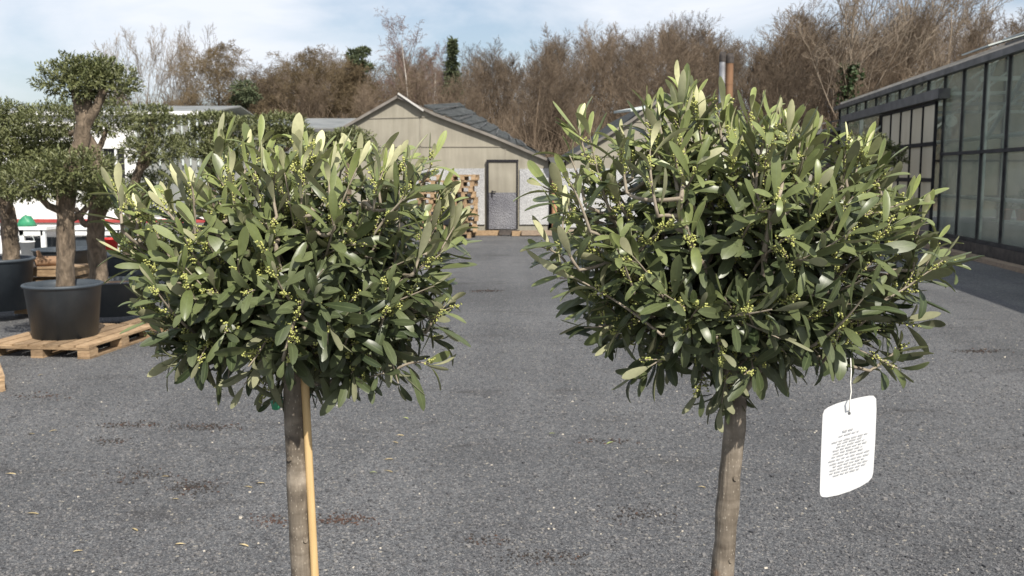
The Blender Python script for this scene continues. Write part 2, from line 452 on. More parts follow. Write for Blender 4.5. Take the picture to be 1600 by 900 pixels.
def bubble_dark():
    m, t, b = mat_new('wrapped_door_panel')
    vo = nnode(t, 'ShaderNodeTexVoronoi', Scale=42.0); vo.inputs['Randomness'].default_value = .8
    t.links.new(coords(t), vo.inputs['Vector'])
    n2 = noise(t, coords(t), 1.3, 5)
    c = ramp(t, vo.outputs['Distance'], [(.15, (.36, .36, .37)), (.5, (.19, .19, .205))])
    c = mixc(t, .8, c, ramp(t, n2, [(.35, (.55, .55, .6)), (.65, (1.1, 1.1, 1.1))]), 'MULTIPLY')
    t.links.new(c, b.inputs['Base Color']); b.inputs['Roughness'].default_value = .35
    bump(t, b, vo.outputs['Distance'], .8, .04); return m
M['bubble_dark'] = bubble_dark()
M['blacksteel'] = simple('dark_painted_steel', (.010, .010, .013), (.026, .025, .028), 4, .6, spec=.15)
M['barsteel'] = simple('weathered_bar_steel', (.022, .022, .025), (.06, .058, .058), 5, .7, spec=.2)
M['gutter'] = simple('weathered_aluminium', (.08, .08, .077), (.17, .166, .16), 3, .5, metal=.3)
M['rail'] = simple('dull_steel_rail', (.075, .075, .075), (.15, .145, .14), 3, .6)
M['palesteel'] = simple('galvanised_steel', (.42, .46, .44), (.60, .64, .61), 3, .5)
M['copper'] = simple('rusty_downpipe', (.33, .16, .08), (.48, .27, .16), 4, .6, (1, 1, .3))
M['flue_steel'] = simple('steel_flue', (.26, .26, .27), (.50, .50, .51), 5, .35, (1, 1, .5), metal=.5)
M['flue_rust'] = simple('rusted_flue', (.13, .068, .035), (.27, .15, .08), 3, .8, (1, 1, .4))
M['soot'] = simple('sooty_metal', (.03, .026, .024), (.09, .075, .065), 6, .8)
def glass(name, fac, c1, c2, rough=.12):
    m, t, b = mat_new(name)
    f = noise(t, coords(t, (1, 1, .4)), 1.6, 6, .65)
    t.links.new(ramp(t, f, [(.3, c1), (.7, c2)]), b.inputs['Base Color'])
    b.inputs['Roughness'].default_value = rough; b.inputs['Specular IOR Level'].default_value = .55
    tr = t.nodes.new('ShaderNodeBsdfTransparent'); tr.inputs['Color'].default_value = (.90, .94, .92, 1)
    ms = t.nodes.new('ShaderNodeMixShader')
    mr = nnode(t, 'ShaderNodeMapRange'); mr.inputs['To Min'].default_value = fac - .12; mr.inputs['To Max'].default_value = fac + .12
    t.links.new(f, mr.inputs['Value']); t.links.new(mr.outputs['Result'], ms.inputs['Fac'])
    t.links.new(tr.outputs[0], ms.inputs[1]); t.links.new(b.outputs[0], ms.inputs[2])
    t.links.new(ms.outputs[0], t.nodes['Material Output'].inputs['Surface']); return m
M['glass'] = glass('dusty_greenhouse_glass', .31, (.30, .325, .285), (.50, .52, .46))
M['roofglass'] = glass('limewashed_roof_glass', .58, (.24, .24, .225), (.40, .40, .375), .35)
M['milky'] = simple('milky_door_sheet', (.48, .43, .32), (.62, .57, .45), 1.5, .45, (1, 1, .3), bs=.05)
M['white_wall'] = simple('white_corrugated_sheet', (.66, .65, .62), (.82, .81, .78), 2, .6, (8, 8, .3), .2, .02)
M['white_paint'] = simple('white_paint', (.66, .66, .64), (.82, .82, .8), 4, .5)
M['red_paint'] = simple('red_paint', (.30, .04, .04), (.40, .07, .06), 4, .5)
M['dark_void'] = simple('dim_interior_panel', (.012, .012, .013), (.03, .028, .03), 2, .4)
M['green_plastic'] = simple('green_plastic', (.02, .17, .085), (.045, .26, .13), 8, .45)
M['red_plastic'] = simple('red_plastic', (.50, .02, .02), (.62, .05, .04), 4, .4)
M['card'] = simple('white_card', (.76, .76, .75), (.80, .80, .79), 5, .45, bs=0)
M['ink'] = simple('grey_print', (.45, .45, .45), (.53, .53, .53), 400, .7, bs=0)
M['string'] = simple('white_string', (.62, .60, .55), (.78, .76, .70), 200, .8)
M['terracotta'] = simple('terracotta', (.36, .14, .06), (.48, .21, .1), 4, .8)
M['dry_leaf'] = simple('dry_leaf', (.36, .28, .14), (.52, .42, .23), 60, .7, bs=0, rnd=.35)
M['green_leaf'] = simple('fallen_green_leaf', (.22, .26, .08), (.36, .38, .14), 60, .6, bs=0, rnd=.3)
M['cutwood'] = simple('sawn_wood', (.36, .22, .11), (.52, .36, .2), 8, .8)
M['log'] = simple('log_bark', (.20, .12, .07), (.33, .21, .13), 6, .9, (1, 1, 1), .6, .03)

# ------------------------------------------------------------------ ground and hill
rg = np.random.default_rng(7)
mb = MB()
xs = np.array([-300, -60, -20, -8, -4, 0, 4, 8, 20, 60, 300.]); ys = np.array([-30, -4, 2, 6, 12, 24, 36, 60, 140, 420.])
XX, YY = np.meshgrid(xs, ys)
nx, ny = len(xs), len(ys)
idx = np.arange(nx * ny).reshape(ny, nx)
fq = np.stack([idx[:-1, :-1], idx[:-1, 1:], idx[1:, 1:], idx[1:, :-1]], -1).reshape(-1, 4)
mb.add(np.stack([XX, YY, 0 * XX], -1), fq)
tag(mb.build('ground', M['gravel']), kind='structure', label='dark grey basalt gravel yard', cat='ground')

def hill_z(x, y):
    return np.clip((y - 44) / 60, 0, 1) * 4.6 + 1.2 * np.clip((y - 44) / 20, 0, 1) * np.sin(x * .11 + 1) + np.clip((y - 104) / 200, 0, 1) * 3 - .02
mb = MB()
xs = np.linspace(-150, 150, 61); ys = np.linspace(43.5, 300, 50)
XX, YY = np.meshgrid(xs, ys); ZZ = hill_z(XX, YY) + rg.normal(0, .12, XX.shape) * (YY > 46)
idx = np.arange(XX.size).reshape(XX.shape)
fq = np.stack([idx[:-1, :-1], idx[:-1, 1:], idx[1:, 1:], idx[1:, :-1]], -1).reshape(-1, 4)
mb.add(np.stack([XX, YY, ZZ], -1), fq, 0, True)
tag(mb.build('hill', M['humus']), kind='structure', label='brown leaf-strewn woodland slope', cat='hill')

# loose chips lying on the near gravel
N = 70000
yy = 3.2 + 7.5 * rg.random(N) ** 1.5
xx = (rg.random(N) - .5) * 1.18 * (yy + .4)
sz = rg.uniform(.0022, .0055, N) * (1 + (rg.random(N) > .97) * .7)
cube = BOXV * 2
V = cube[None] * (1 + rg.normal(0, .28, (N, 8, 3)))
V *= (sz[:, None, None] * np.stack([np.ones(N), rg.uniform(.6, 1, N), rg.uniform(.4, .8, N)], 1)[:, None, :])
a = rg.random(N) * 6.28
V = np.stack([V[..., 0] * np.cos(a)[:, None] - V[..., 1] * np.sin(a)[:, None], V[..., 0] * np.sin(a)[:, None] + V[..., 1] * np.cos(a)[:, None], V[..., 2]], -1)
V += np.stack([xx, yy, sz * .25], 1)[:, None, :]
tone = rg.random(N) ** 1.2 * .93; tone[rg.random(N) > .994] = 1.0
mb = MB(); mb.add(V.reshape(-1, 3), (BOXF[None] + (np.arange(N) * 8)[:, None, None]).reshape(-1, 4), 0, False,
                  np.repeat(np.stack([tone, 0 * tone, 0 * tone, 0 * tone + 1], 1), 8, 0))
tag(mb.build('gravel_chips', M['stone']), kind='stuff', label='loose grey stone chips lying on the yard', cat='gravel')

# ------------------------------------------------------------------ the wood behind: bare trees
def grow(rng, levels, trunk_h, trunk_r, lean=.03, spread=(35, 55), upturn=.35, l1=.42, cone=False, droop=0.0, first=.22, tipr=.011):
    """unit-free bare tree: returns trunk segments and twig segments (A,B,ra,rb)"""
    segs = [[], []]
    def poly(p, d, ln, r0, r1, k, store, up, wob):
        pts = [p]; d = np.array(d)
        for i in range(k):
            d = unit(d + np.array([0, 0, up]) / k + rng.normal(0, wob, 3))
            pts.append(pts[-1] + d * ln / k)
        rr = np.linspace(r0, r1, k + 1)
        for i in range(k): store.append((pts[i], pts[i + 1], rr[i], rr[i + 1]))
        return np.array(pts), rr
    tp, tr = poly(np.zeros(3), np.array([rng.normal(0, lean), rng.normal(0, lean), 1.0]), trunk_h, trunk_r, trunk_r * .18, 9, segs[0], 0, .035)
    def at(pts, t):
        x = t * (len(pts) - 1); i = min(int(x), len(pts) - 2); f = x - i
        return pts[i] * (1 - f) + pts[i + 1] * f, unit(pts[i + 1] - pts[i])
    def rec(pts, ln, r, lv):
        n = levels[lv]
        for j in range(n):
            if lv == 0:
                t = first + (1 - first) * (j + rng.random()) / n
            else:
                t = .18 + .82 * (j + rng.random()) / n
            p, d = at(pts, t)
            ang = R(rng.uniform(*spread)) * (1 - .35 * t if lv == 0 else 1)
            ax = unit(np.cross(d, rng.normal(0, 1, 3)))
            nd = unit(d * math.cos(ang) + ax * math.sin(ang))
            if lv == 0:
                l = trunk_h * l1 * ((1.05 - t) * 1.1 if cone else (.5 + .62 * math.sin(math.pi * min(1, t * .95 + .05)) ** .8 * (1.1 - .35 * t))) * rng.uniform(.7, 1.2)
                rr = trunk_r * (.42 - .28 * t)
            else:
                l = ln * rng.uniform(.34, .6) * (1.15 - .5 * t); rr = r * .5
            rr = max(rr, tipr)
            last = lv == len(levels) - 1
            up = upturn if lv < 2 else upturn * .5 - droop
            q, qr = poly(p, nd, l, rr, max(rr * .35, tipr * .7), 2 if last else (5 if lv == 0 else 3), segs[1], up, .10 if lv else .07)
            if not last: rec(q, l, rr, lv + 1)
    rec(tp, trunk_h, trunk_r, 0)
    return segs
def seg_mesh(mb, segs, n=3, mat=0):
    A = np.array([s[0] for s in segs]); B = np.array([s[1] for s in segs])
    return sticks(mb, A, B, np.array([s[2] for s in segs]), np.array([s[3] for s in segs]), n, mat)
PROTO = {}
def proto(name, segs, trunk_mat_, crown_mat, extra=None, label='', cat='tree'):
    t = thing(name, (0, 0, 0), label, cat)
    m1 = MB(); seg_mesh(m1, segs[0], 7); m1.build('trunk', trunk_mat_, t)
    m2 = MB(); seg_mesh(m2, segs[1], 3); m2.build('crown', crown_mat, t)
    if extra: extra(t)
    return t
USED = set()
def plant(pr, x, y, hgt, base_h, label, group, rz=None, wide=1.0, rng=rg):
    s = hgt / base_h
    loc = (x, y, float(hill_z(np.float64(x), np.float64(y))) - .15 if y > 44 else 0)
    rz = rng.random() * 6.28 if rz is None else rz
    if pr.name not in USED:
        USED.add(pr.name); o = pr; o.location = loc; o.rotation_euler = (0, 0, rz); o.scale = (s * wide, s * wide, s)
    else:
        o = copy_tree(pr, None, loc, rz, (s * wide, s * wide, s))
    o['label'] = label; o['group'] = group
    if group is None: del o['group']
    return o

TB = [proto('bare_tree', grow(np.random.default_rng(100 + i), (17, 9, 7, 4), 12, .14, spread=(26, 54), l1=(.40, .36, .46, .42)[i], upturn=(.5, .6, .45, .55)[i], first=(.22, .3, .16, .12)[i], tipr=.0105), M['beech'], M['beech']) for i in range(4)]
TP = [proto('poplar_tree', grow(np.random.default_rng(200 + i), (12, 7, 6, 4), 12, .15, lean=.01, spread=(22, 46), l1=.52, upturn=.5, first=.2, tipr=.012), M['poplar'], M['poplar']) for i in range(2)]
def larch_extra(t): pass
TL = [proto('larch_tree', grow(np.random.default_rng(300 + i), (48, 12, 8, 3), 12, .14, spread=(50, 85), l1=.34, upturn=.3, cone=False, first=.12, tipr=.011, droop=.15), M['beech'], M['larch']) for i in range(2)]
TBi = [proto('birch_tree', grow(np.random.default_rng(400), (14, 7, 6, 4), 12, .12, spread=(25, 45), l1=.36, upturn=.35, droop=.6, first=.3, tipr=.010), M['birch'], M['birchtwig'])]

def px_of(x, y, z):
    v = np.array([x, y, z - H]); fw = v[1] * CP - v[2] * SP
    return 800 + F * v[0] / fw, 450 - F * (v[1] * SP + v[2] * CP) / fw
TOPX = [-200, 100, 160, 330, 420, 480, 560, 640, 705, 760, 850, 950, 1050, 1150, 1240, 1300, 1420, 1500, 1560, 1620, 1900]
TOPY = [120, 120, 150, 120, 120, 95, 120, 95, 105, 98, 80, 68, 52, 62, 48, 60, 35, 40, 70, 35, 40]
def top_for(px): return np.interp(px, TOPX, TOPY)
LAB = 'bare brown broadleaf tree in the crowded leafless wood behind the sheds'
GRP = 'bare trees of the wood'
rows = [(52, 1.9, 34), (57, 1.9, 38), (62, 2.0, 40), (68, 2.3, 40), (76, 2.8, 38), (86, 3.3, 38)]
for ri, (Y, step, xm) in enumerate(rows):
    x = -Y * .62
    while x < Y * .62:
        xx_ = x + rg.uniform(-.9, .9); yy_ = Y + rg.uniform(-3, 3)
        px, _ = px_of(xx_, yy_, 4)
        x += step * rg.uniform(.75, 1.25)
        if px < 180: continue
        if px < 330 and ri > 2: continue
        ty = top_for(px) + (rg.uniform(-10, 34) if ri > 0 else rg.uniform(20, 70))
        z0 = float(hill_z(np.float64(xx_), np.float64(yy_)))
        ztop = P(px, ty, yy_)[2]
        if px < 400: ztop = P(px, rg.uniform(150, 190), yy_)[2]
        plant(TB[rg.integers(4)], xx_, yy_, max(ztop - z0, 4) * .90, 12, LAB, GRP, wide=rg.uniform(.95, 1.3))
def special(pr, px, topy, Y, label, group=None, wide=1.0, rz=None):
    q = P(px, topy, Y); z0 = float(hill_z(np.float64(q[0]), np.float64(Y))) if Y > 44 else 0
    return plant(pr, q[0], Y, q[2] - z0, 12, label, group, rz, wide)
special(TP[0], 176, 118, 56, 'pale bare poplar with open branches, nearest the clipped olive at far left', wide=.8)
special(TP[1], 222, 112, 55, 'pale bare poplar with a forked trunk, second in the row at left', wide=.85)
special(TP[0], 262, 116, 57, 'pale bare poplar leaning among others, third in the row at left', wide=.85, rz=2)
special(TP[1], 300, 104, 58, 'tall pale bare poplar standing beside the olive-brown larch at left', wide=.85, rz=4)
special(TL[0], 335, 92, 54, 'tall olive-brown larch rising alone above the left greenhouse roof', wide=1.25)
special(TL[1], 396, 130, 56, 'short olive-brown larch beside the dark evergreen clump', wide=1.3)
special(TL[0], 478, 98, 55, 'olive-brown larch with pointed tip, left of a close pair', wide=1.35, rz=1)
special(TL[1], 518, 108, 56, 'olive-brown larch, right and lower of a close pair', wide=1.35, rz=2.2)
special(TBi[0], 640, 58, 55, 'tall bare birch with white stem behind the gabled shed', wide=1.0)
special(TBi[0], 676, 92, 57, 'smaller birch with white stem beside the spruce', wide=.8, rz=2.0)
special(TP[0], 1335, -26, 50, 'tallest pale bare tree with ivied foot beside the glasshouse end', wide=1.1, rz=.6)
special(TP[1], 1410, -8, 54, 'tall pale bare tree leaning over the glasshouse roof vents', wide=1.1, rz=1.4)
special(TP[0], 1475, 8, 57, 'bare grey-brown tree with fanned branches above the glasshouse roof', wide=1.1, rz=2.9)
# ivy at the foot of the tall pale tree
q = P(1326, 148, 49.6)
mb = MB(); n = 700
o_ = np.stack([rg.normal(0, .28, n), rg.normal(0, .25, n), rg.uniform(-1.6, 1.5, n)], 1) * np.array([1, 1, 1.0]) + q
small_leaves(mb, o_, rg.normal(0, 1, (n, 3)), rg.normal(0, 1, (n, 3)) + [0, -.6, .5], np.full(n, .22), np.full(n, .2), rg.random(n), rg.random(n) * .2)
tube(mb, [q + [0.03, 0, -4.5], q + [0, 0, 0], q + [.03, 0, 1.4]], [.09, .07, .03], 6)
tag(mb.build('ivy', M['ivy'], loc=(q[0], q[1], hill_z(q[0], q[1]))), 'dark green ivy climbing the pale tree left of the glasshouse roof', 'ivy')

def conifer(name, px, topy, boty, Y, halfw, label, style, cat='tree'):
    top, bot = P(px, topy, Y), P(px, boty, Y); z0 = float(hill_z(np.float64(top[0]), np.float64(Y))) - .1
    base = np.array([top[0], Y, z0]); t = thing(name, base, label, cat)
    m1 = MB(); tube(m1, [base, base + [0, 0, (top[2] - z0) * .5], [top[0], Y, top[2] - .1]], [.16, .12, .02], 7); m1.build('trunk', M['beech'], t)
    m2 = MB(); r = np.random.default_rng(int(px)); Wd = halfw * Y / F; hh = top[2] - bot[2]
    O, D = [], []
    if style == 'spruce':
        for k in range(20):
            f = (k + r.random()) / 20; L = Wd * (f * .95 + .06) * r.uniform(.75, 1.15); z = top[2] - hh * f
            for j in range(9):
                a = r.random() * 6.28; d = np.array([math.cos(a), math.sin(a), -.25 + .3 * (1 - f)])
                for s in np.linspace(.15, 1, 8):
                    for e in range(2):
                        O.append(np.array([top[0], Y, z]) + d * L * s + r.normal(0, .06, 3)); D.append(d + r.normal(0, .5, 3))
    else:
        for (cx, cz, rx, rz) in style:
            c = np.array([top[0] + cx * Wd, Y + r.normal(0, .4), top[2] - cz * hh])
            tube(m1 := m1, [base + [0, 0, .5], c], [.05, .03], 5) if False else None
            for j in range(260):
                v = unit(r.normal(0, 1, 3)) * r.random() ** .33
                O.append(c + v * np.array([rx * Wd, rx * Wd * .8, rz * Wd])); D.append(v + r.normal(0, .5, 3))
    O, D = np.array(O), np.array(D); n = len(O)
    small_leaves(m2, O, D, r.normal(0, 1, (n, 3)) + [0, 0, .8], np.full(n, .26) * r.uniform(.6, 1.2, n), np.full(n, .09), r.random(n), r.random(n) * .2)
    m2.build('crown', M['spruce'], t)
conifer('spruce_tree', 707, 62, 150, 57, 14, 'dark green spruce tip rising beside the birches', 'spruce')
conifer('pine_tree', 560, 76, 122, 56, 18, 'dark green pine with flat separate clumps, left of the tall birch', [(-.5, .15, .55, .28), (.5, .12, .5, .25), (0, .45, .6, .3), (.55, .62, .6, .3), (-.3, .95, .7, .3)])
conifer('evergreen_shrub', 386, 126, 170, 50, 20, 'dark evergreen clump low among bare trees at left', [(0, .3, .9, .5), (.4, .6, .8, .4), (-.5, .75, .7, .4)], 'shrub')
# low undergrowth of the wood as one mass
mb = MB(); n = 40000
x = rg.uniform(-34, 46, n); y = rg.uniform(47, 74, n); z = hill_z(x, y)
d = unit(np.stack([rg.normal(0, .3, n), rg.normal(0, .3, n), np.ones(n)], 1)); L = rg.uniform(.7, 4.2, n)
A = np.stack([x, y, z], 1); sticks(mb, A, A + d * L[:, None], np.full(n, .016), np.full(n, .007))
A2 = A + d * (L * rg.uniform(.3, .8, n))[:, None]; d2 = unit(d + rg.normal(0, .5, (n, 3)))
sticks(mb, A2, A2 + d2 * (L * .5)[:, None], np.full(n, .013), np.full(n, .007))
tag(mb.build('undergrowth', M['beech']), kind='stuff', label='brown leafless brushwood under the trees', cat='undergrowth')

# ------------------------------------------------------------------ sheds in the middle
YS = 26.4
def shed(name, rake, ground_px, label, depth=14, roof_mat='slate', seams=(), Y=YS):
    base = np.array([P(rake[0][0], 300, Y)[0] / 2 + P(rake[-1][0], 300, Y)[0] / 2, Y, 0])
    t = thing(name, base, label, 'shed')
    top = [P(x, y, Y) for x, y in rake]
    poly = [np.array([top[0][0], Y, 0])] + top + [np.array([top[-1][0], Y, 0])]
    mb = MB(); prism(mb, poly, (0, .14, 0)); mb.build('gable_wall', M['cement'], t)
    mb = MB()
    for s, k in ((0, 1), (-1, -1)):
        x0 = top[s][0]; box(mb, (x0 + k * .07, Y + .14 + depth / 2 + .003, top[s][2] / 2), (.12, depth, top[s][2]))
    box(mb, ((top[0][0] + top[-1][0]) / 2, Y + depth + .2, top[0][2] / 2 - .02), (top[-1][0] - top[0][0] - .3, .1, top[0][2]))
    mb.build('side_wall', M['cement'], t)
    mb = MB()
    for i in range(len(top) - 1):
        a, b = top[i], top[i + 1]; u = np.array([0, 0, .004])
        prism(mb, [a + u + [0, -.1, 0], b + u + [0, -.1, 0], b + [0, -.1, .045], a + [0, -.1, .045]], (0, depth + .4, 0))
    mb.build('roof', M[roof_mat], t)
    mb = MB()
    for i in range(len(top) - 1):
        beam(mb, top[i] + [0, -.125, .012], top[i + 1] + [0, -.125, .012], .045, .07)
    mb.build('roof_edge', M['rake'], t)
    mb = MB()
    for (x0, y0, x1, y1) in seams:
        a, b = P(x0, y0, Y - .012), P(x1, y1, Y - .012)
        if abs(x1 - x0) > abs(y1 - y0): beam(mb, a, b, .02, .028)
        else: beam(mb, a, b, .028, .02, (0, 1, 0))
    if seams: mb.build('board_joint', M['seam'], t)
    return t, top
s1, top1 = shed('gabled_shed', [(440, 252), (530, 205), (622, 152), (680, 180), (770, 214), (857, 251)], 366,
                'beige gabled shed with dark slatted roof and bubble-wrapped front', seams=[(566, 185, 695, 182), (530, 229, 798, 229), (657, 170, 657, 262), (790, 230, 790, 252)])
# white cap at the ridge, raised slatted vent roof behind the right-hand slope
mb = MB(); beam(mb, top1[2] + [0.02, -.16, .09], top1[3] + [-.3, -.16, .11], .07, .05); mb.build('ridge_cap', M['whitetrim'], s1)
mb = MB()
a0, b0 = P(662, 170, YS + .15), P(852, 247, YS + .15); b1, a1 = P(832, 238, YS + 2.2), P(718, 166, YS + 2.8)
rows_ = 13
for i in range(rows_):
    f0, f1 = i / rows_, (i + 1) / rows_
    p = [a0 + (b0 - a0) * f0, a0 + (b0 - a0) * f1, a1 + (b1 - a1) * f1, a1 + (b1 - a1) * f0]
    dz = .02 if i % 2 else .05
    prism(mb, [q_ + [0, 0, dz] for q_ in p], (0, 0, .05 if i % 2 else .06))
mb.build('roof_slats', M['slate'], s1)
mb = MB()
for f in (.12, .3, .47, .6, .72, .84):
    p = a0 + (b0 - a0) * f; q_ = a1 + (b1 - a1) * (f - .05); beam(mb, p + [0, 0, .14], p + (q_ - p) * .7 + [0, 0, .14], .02, .02)
mb.build('roof_batten', M['rail'], s1)
mb = MB()
for bx0, bx1 in ((636, 757), (812, 858)):
    a, b = P(bx0, 264, YS - .045), P(bx1, 263, YS - .045)
    prism(mb, [[a[0], YS - .045, .28], [b[0], YS - .045, .28], b, a], (0, .035, 0))
a, b = P(757, 263.2, YS - .045), P(812, 263, YS - .045)
mb.build('bubble_wrap', M['bubble'], s1)
dl, dr = P(760, 252, YS - .09)[0], P(810, 252, YS - .09)[0]; dt, dm, db = P(785, 253, YS - .09)[2], P(785, 301, YS - .09)[2], .16
fr = MB(); fy = YS - .09
box(fr, (dl + .03, fy, (dt + db) / 2), (.038, .07, dt - db)); box(fr, (dr - .03, fy, (dt + db) / 2), (.038, .07, dt - db)); box(fr, ((dl + dr) / 2, fy, dt + .03), (dr - dl, .075, .06))
door = fr.build('door', M['blacksteel'], s1)
mb = MB(); box(mb, ((dl + dr) / 2, fy + .01, (dt + dm) / 2), (dr - dl - .124, .03, dt - dm - .004)); mb.build('upper_panel', M['cement'], door)
mb = MB(); box(mb, (dl + .16, fy - .03, dm - .02), (.03, .05, .16)); box(mb, (dl + .20, fy - .055, dm + .03), (.12, .02, .025)); mb.build('handle', M['blacksteel'], door)
mb = MB(); box(mb, ((dl + dr) / 2, fy + .006, (dm + db) / 2), (dr - dl - .124, .03, dm - db)); mb.build('lower_panel', M['bubble_dark'], door)

s2, top2 = shed('second_shed', [(884, 251), (985, 190), (1040, 149), (1100, 176), (1270, 245)], 366, 'beige gabled shed mostly hidden behind the right-hand olive crown', seams=[(985, 190, 1095, 190), (890, 244, 1250, 244), (1010, 180, 1010, 262)])
mb = MB(); a, b = P(876, 263, YS - .045), P(1240, 263, YS - .045)
prism(mb, [[a[0], YS - .045, .2], [b[0], YS - .045, .2], b, a], (0, .035, 0)); mb.build('bubble_wrap', M['bubble'], s2)
mb = MB(); beam(mb, P(972, 174, YS + .6), P(1018, 166, YS + 1.0), .9, .06); beam(mb, P(1043, 151, YS + .2), P(1095, 166, YS + 1), .5, .06); mb.build('roof_vent', M['palesteel'], s2)
# valley gutter between the two sheds with its downpipe
q = P(870, 250, YS); g0 = thing('valley_gutter', (q[0], YS, 0), 'grey valley gutter between the two gabled sheds with orange-brown downpipe', 'gutter')
zz = P(870, 258, YS)[2]; ze = P(870, 246, YS)[2]
mb = MB(); prism(mb, [[q[0] - .25, YS - .35, ze], [q[0] - .13, YS - .35, zz - .02], [q[0] + .13, YS - .35, zz - .02], [q[0] + .25, YS - .35, ze]], (0, 10, 0)); mb.build('trough', M['gutter'], g0)
mb = MB(); xp = P(866, 270, YS)[0]; tube(mb, [[xp, YS - .22, zz - .02], [xp, YS - .22, .0]], .075, 12); mb.build('downpipe', M['copper'], g0)

# flues
for nm, px, ty, r_, mm, lab in (('flue_pipe', 1129, 96, .105, 'flue_steel', 'grey steel flue pipe with sooty top, thinner of two behind the shed'), ('flue_pipe', 1140.5, 98, .125, 'flue_rust', 'rust-brown flue pipe with dark cap, thicker of two behind the shed')):
    Y = 34; q = P(px, ty, Y); t = thing(nm, (q[0], Y, 0), lab, 'flue', 'flue pipes behind the sheds')
    mb = MB(); tube(mb, [[q[0], Y, 0], [q[0], Y, q[2]]], r_, 16)
    for zc in np.arange(q[2] - .75, 1, -1.0): tube(mb, [[q[0], Y, zc], [q[0], Y, zc + .05]], r_ + .008, 16)
    mb.build('pipe', M[mm], t)
    mb = MB(); lathe(mb, (q[0], Y, q[2]), [(r_ + .012, -.02), (r_ + .014, .2), (r_ * .85, .32), (r_ * .8, .26), (.01, .24)], 16); mb.build('cap', M['soot'], t)

# low lean-to between shed and glasshouse
q0, q1 = P(1236, 205, 33.5), P(1312, 190, 33.5)
t = thing('lean_to', ((q0[0] + q1[0]) / 2, 34.6, 0), 'low dim lean-to with dark roof between the shed and the glasshouse', 'lean-to')
mb = MB(); prism(mb, [[q0[0], 33.6, 0], [q1[0], 33.6, 0], [q1[0], 33.6, q1[2] - .3], [q0[0], 33.6, q0[2] - .3]], (0, 2, 0)); mb.build('wall', simple('dull_brown_cladding', (.13, .10, .09), (.2, .16, .14), 3, .8), t)
mb = MB(); prism(mb, [[q0[0] - .2, 33.4, q0[2] - .29], [q1[0] + .1, 33.4, q1[2] - .29], [q1[0] + .1, 33.4, q1[2] - .17], [q0[0] - .2, 33.4, q0[2] - .17]], (0, 2.6, 0)); mb.build('roof', M['rail'], t)
mb = MB()
for k in range(6):
    f = k / 5; p = [q0[0] + (q1[0] - q0[0]) * f, 33.45, (q0[2] + (q1[2] - q0[2]) * f)]; box(mb, (p[0], p[1], p[2] - .06), (.05, .05, .22))
beam(mb, [q0[0], 33.45, q0[2] + .05], [q1[0], 33.45, q1[2] + .05], .05, .04); mb.build('roof_rail', M['rail'], t)

# ------------------------------------------------------------------ glasshouse on the right
K = H / 1.55
def wx(d, off=0.0): return 8.6 * K + .13 * (d - 16.2 * K) - off
DIRW = unit([.13, 1, 0]); NRM = np.array([-DIRW[1], DIRW[0], 0])     # outward normal (towards the yard)
def wp(d, z, off=0.0):
    return np.array([wx(d), d, z]) + NRM * off
EAVE = H + 2.12 * K; NEAR, FAR = 6.5 * K, 31.6 * K
gh = thing('glasshouse', wp((NEAR + FAR) / 2, 0), 'long dark-framed glasshouse with raised roof vents at the right edge', 'glasshouse')
bays = [FAR - i * 1.2 * K for i in range(int((FAR - NEAR) / (1.2 * K)) + 1)]
dA, dB = 29.9 * K, 25.5 * K; dC = 20.9 * K                       # doorway between dB and dA, sliding leaf between dC and dB
for d0_, d1_ in ((NEAR, dC - .05), (dA, FAR)):
    mb = MB(); beam(mb, wp(d0_, .13), wp(d1_, .13), .16, .26); mb.build('plinth', M['soot'], gh)
for d in bays:
    z0 = .26 if (d < dC or d > dA) else 3.3 * K
    mb = MB(); beam(mb, wp(d, z0), wp(d, EAVE - .06), .036, .07, NRM); mb.build('glazing_bar', M['barsteel'], gh)
mid = 1.97 * K
for d0_, d1_, z_ in ((NEAR, dC - .05, mid), (dA, FAR, mid), (NEAR, dC - .05, .30)):
    mb = MB(); beam(mb, wp(d0_, z_), wp(d1_, z_), .07, .07); mb.build('transom', M['barsteel'], gh)
for i in range(len(bays) - 1):
    d1, d0 = bays[i] - .03, bays[i + 1] + .03
    c = (d0 + d1) / 2
    zs = [(.34, mid - .04), (mid + .04, EAVE - .1)] if (c < dC or c > dA) else [(3.3 * K, EAVE - .1)]
    for z0, z1 in zs:
        mb = MB(); prism(mb, [wp(d0, z0, -.01), wp(d1, z0, -.01), wp(d1, z1, -.01), wp(d0, z1, -.01)], NRM * -.006); mb.build('glass_pane', M['glass'], gh)
mb = MB(); beam(mb, wp(NEAR, EAVE, .06), wp(FAR + .4, EAVE, .06), .17, .13); mb.build('gutter', M['gutter'], gh)
# pitched glass roof
RW, RZ = 5.0 * K, 1.8 * K
def rp(d, f, dz=0.0, far=False):
    return wp(d, EAVE + .05 + RZ * f + dz, -RW * f)
mb = MB()
for a, b in ((0.0, 1.0),):
    prism(mb, [rp(NEAR, a), rp(FAR, a), rp(FAR, b), rp(NEAR, b)], (0, 0, .02))
    prism(mb, [wp(NEAR, EAVE + .05, -2 * RW), wp(FAR, EAVE + .05, -2 * RW), rp(FAR, 1, .003), rp(NEAR, 1, .003)], (0, 0, .02))
mb.build('roof_glass', M['roofglass'], gh)
mb = MB()
for d in bays[::1]:
    beam(mb, rp(d, 0.01, .05), rp(d, 1, .05), .04, .05)
beam(mb, rp(NEAR, 1, .08), rp(FAR, 1, .08), .12, .1)
beam(mb, rp(FAR, 0, .08), rp(FAR, 1, .08), .09, .09)
mb.build('roof_bar', M['gutter'], gh)
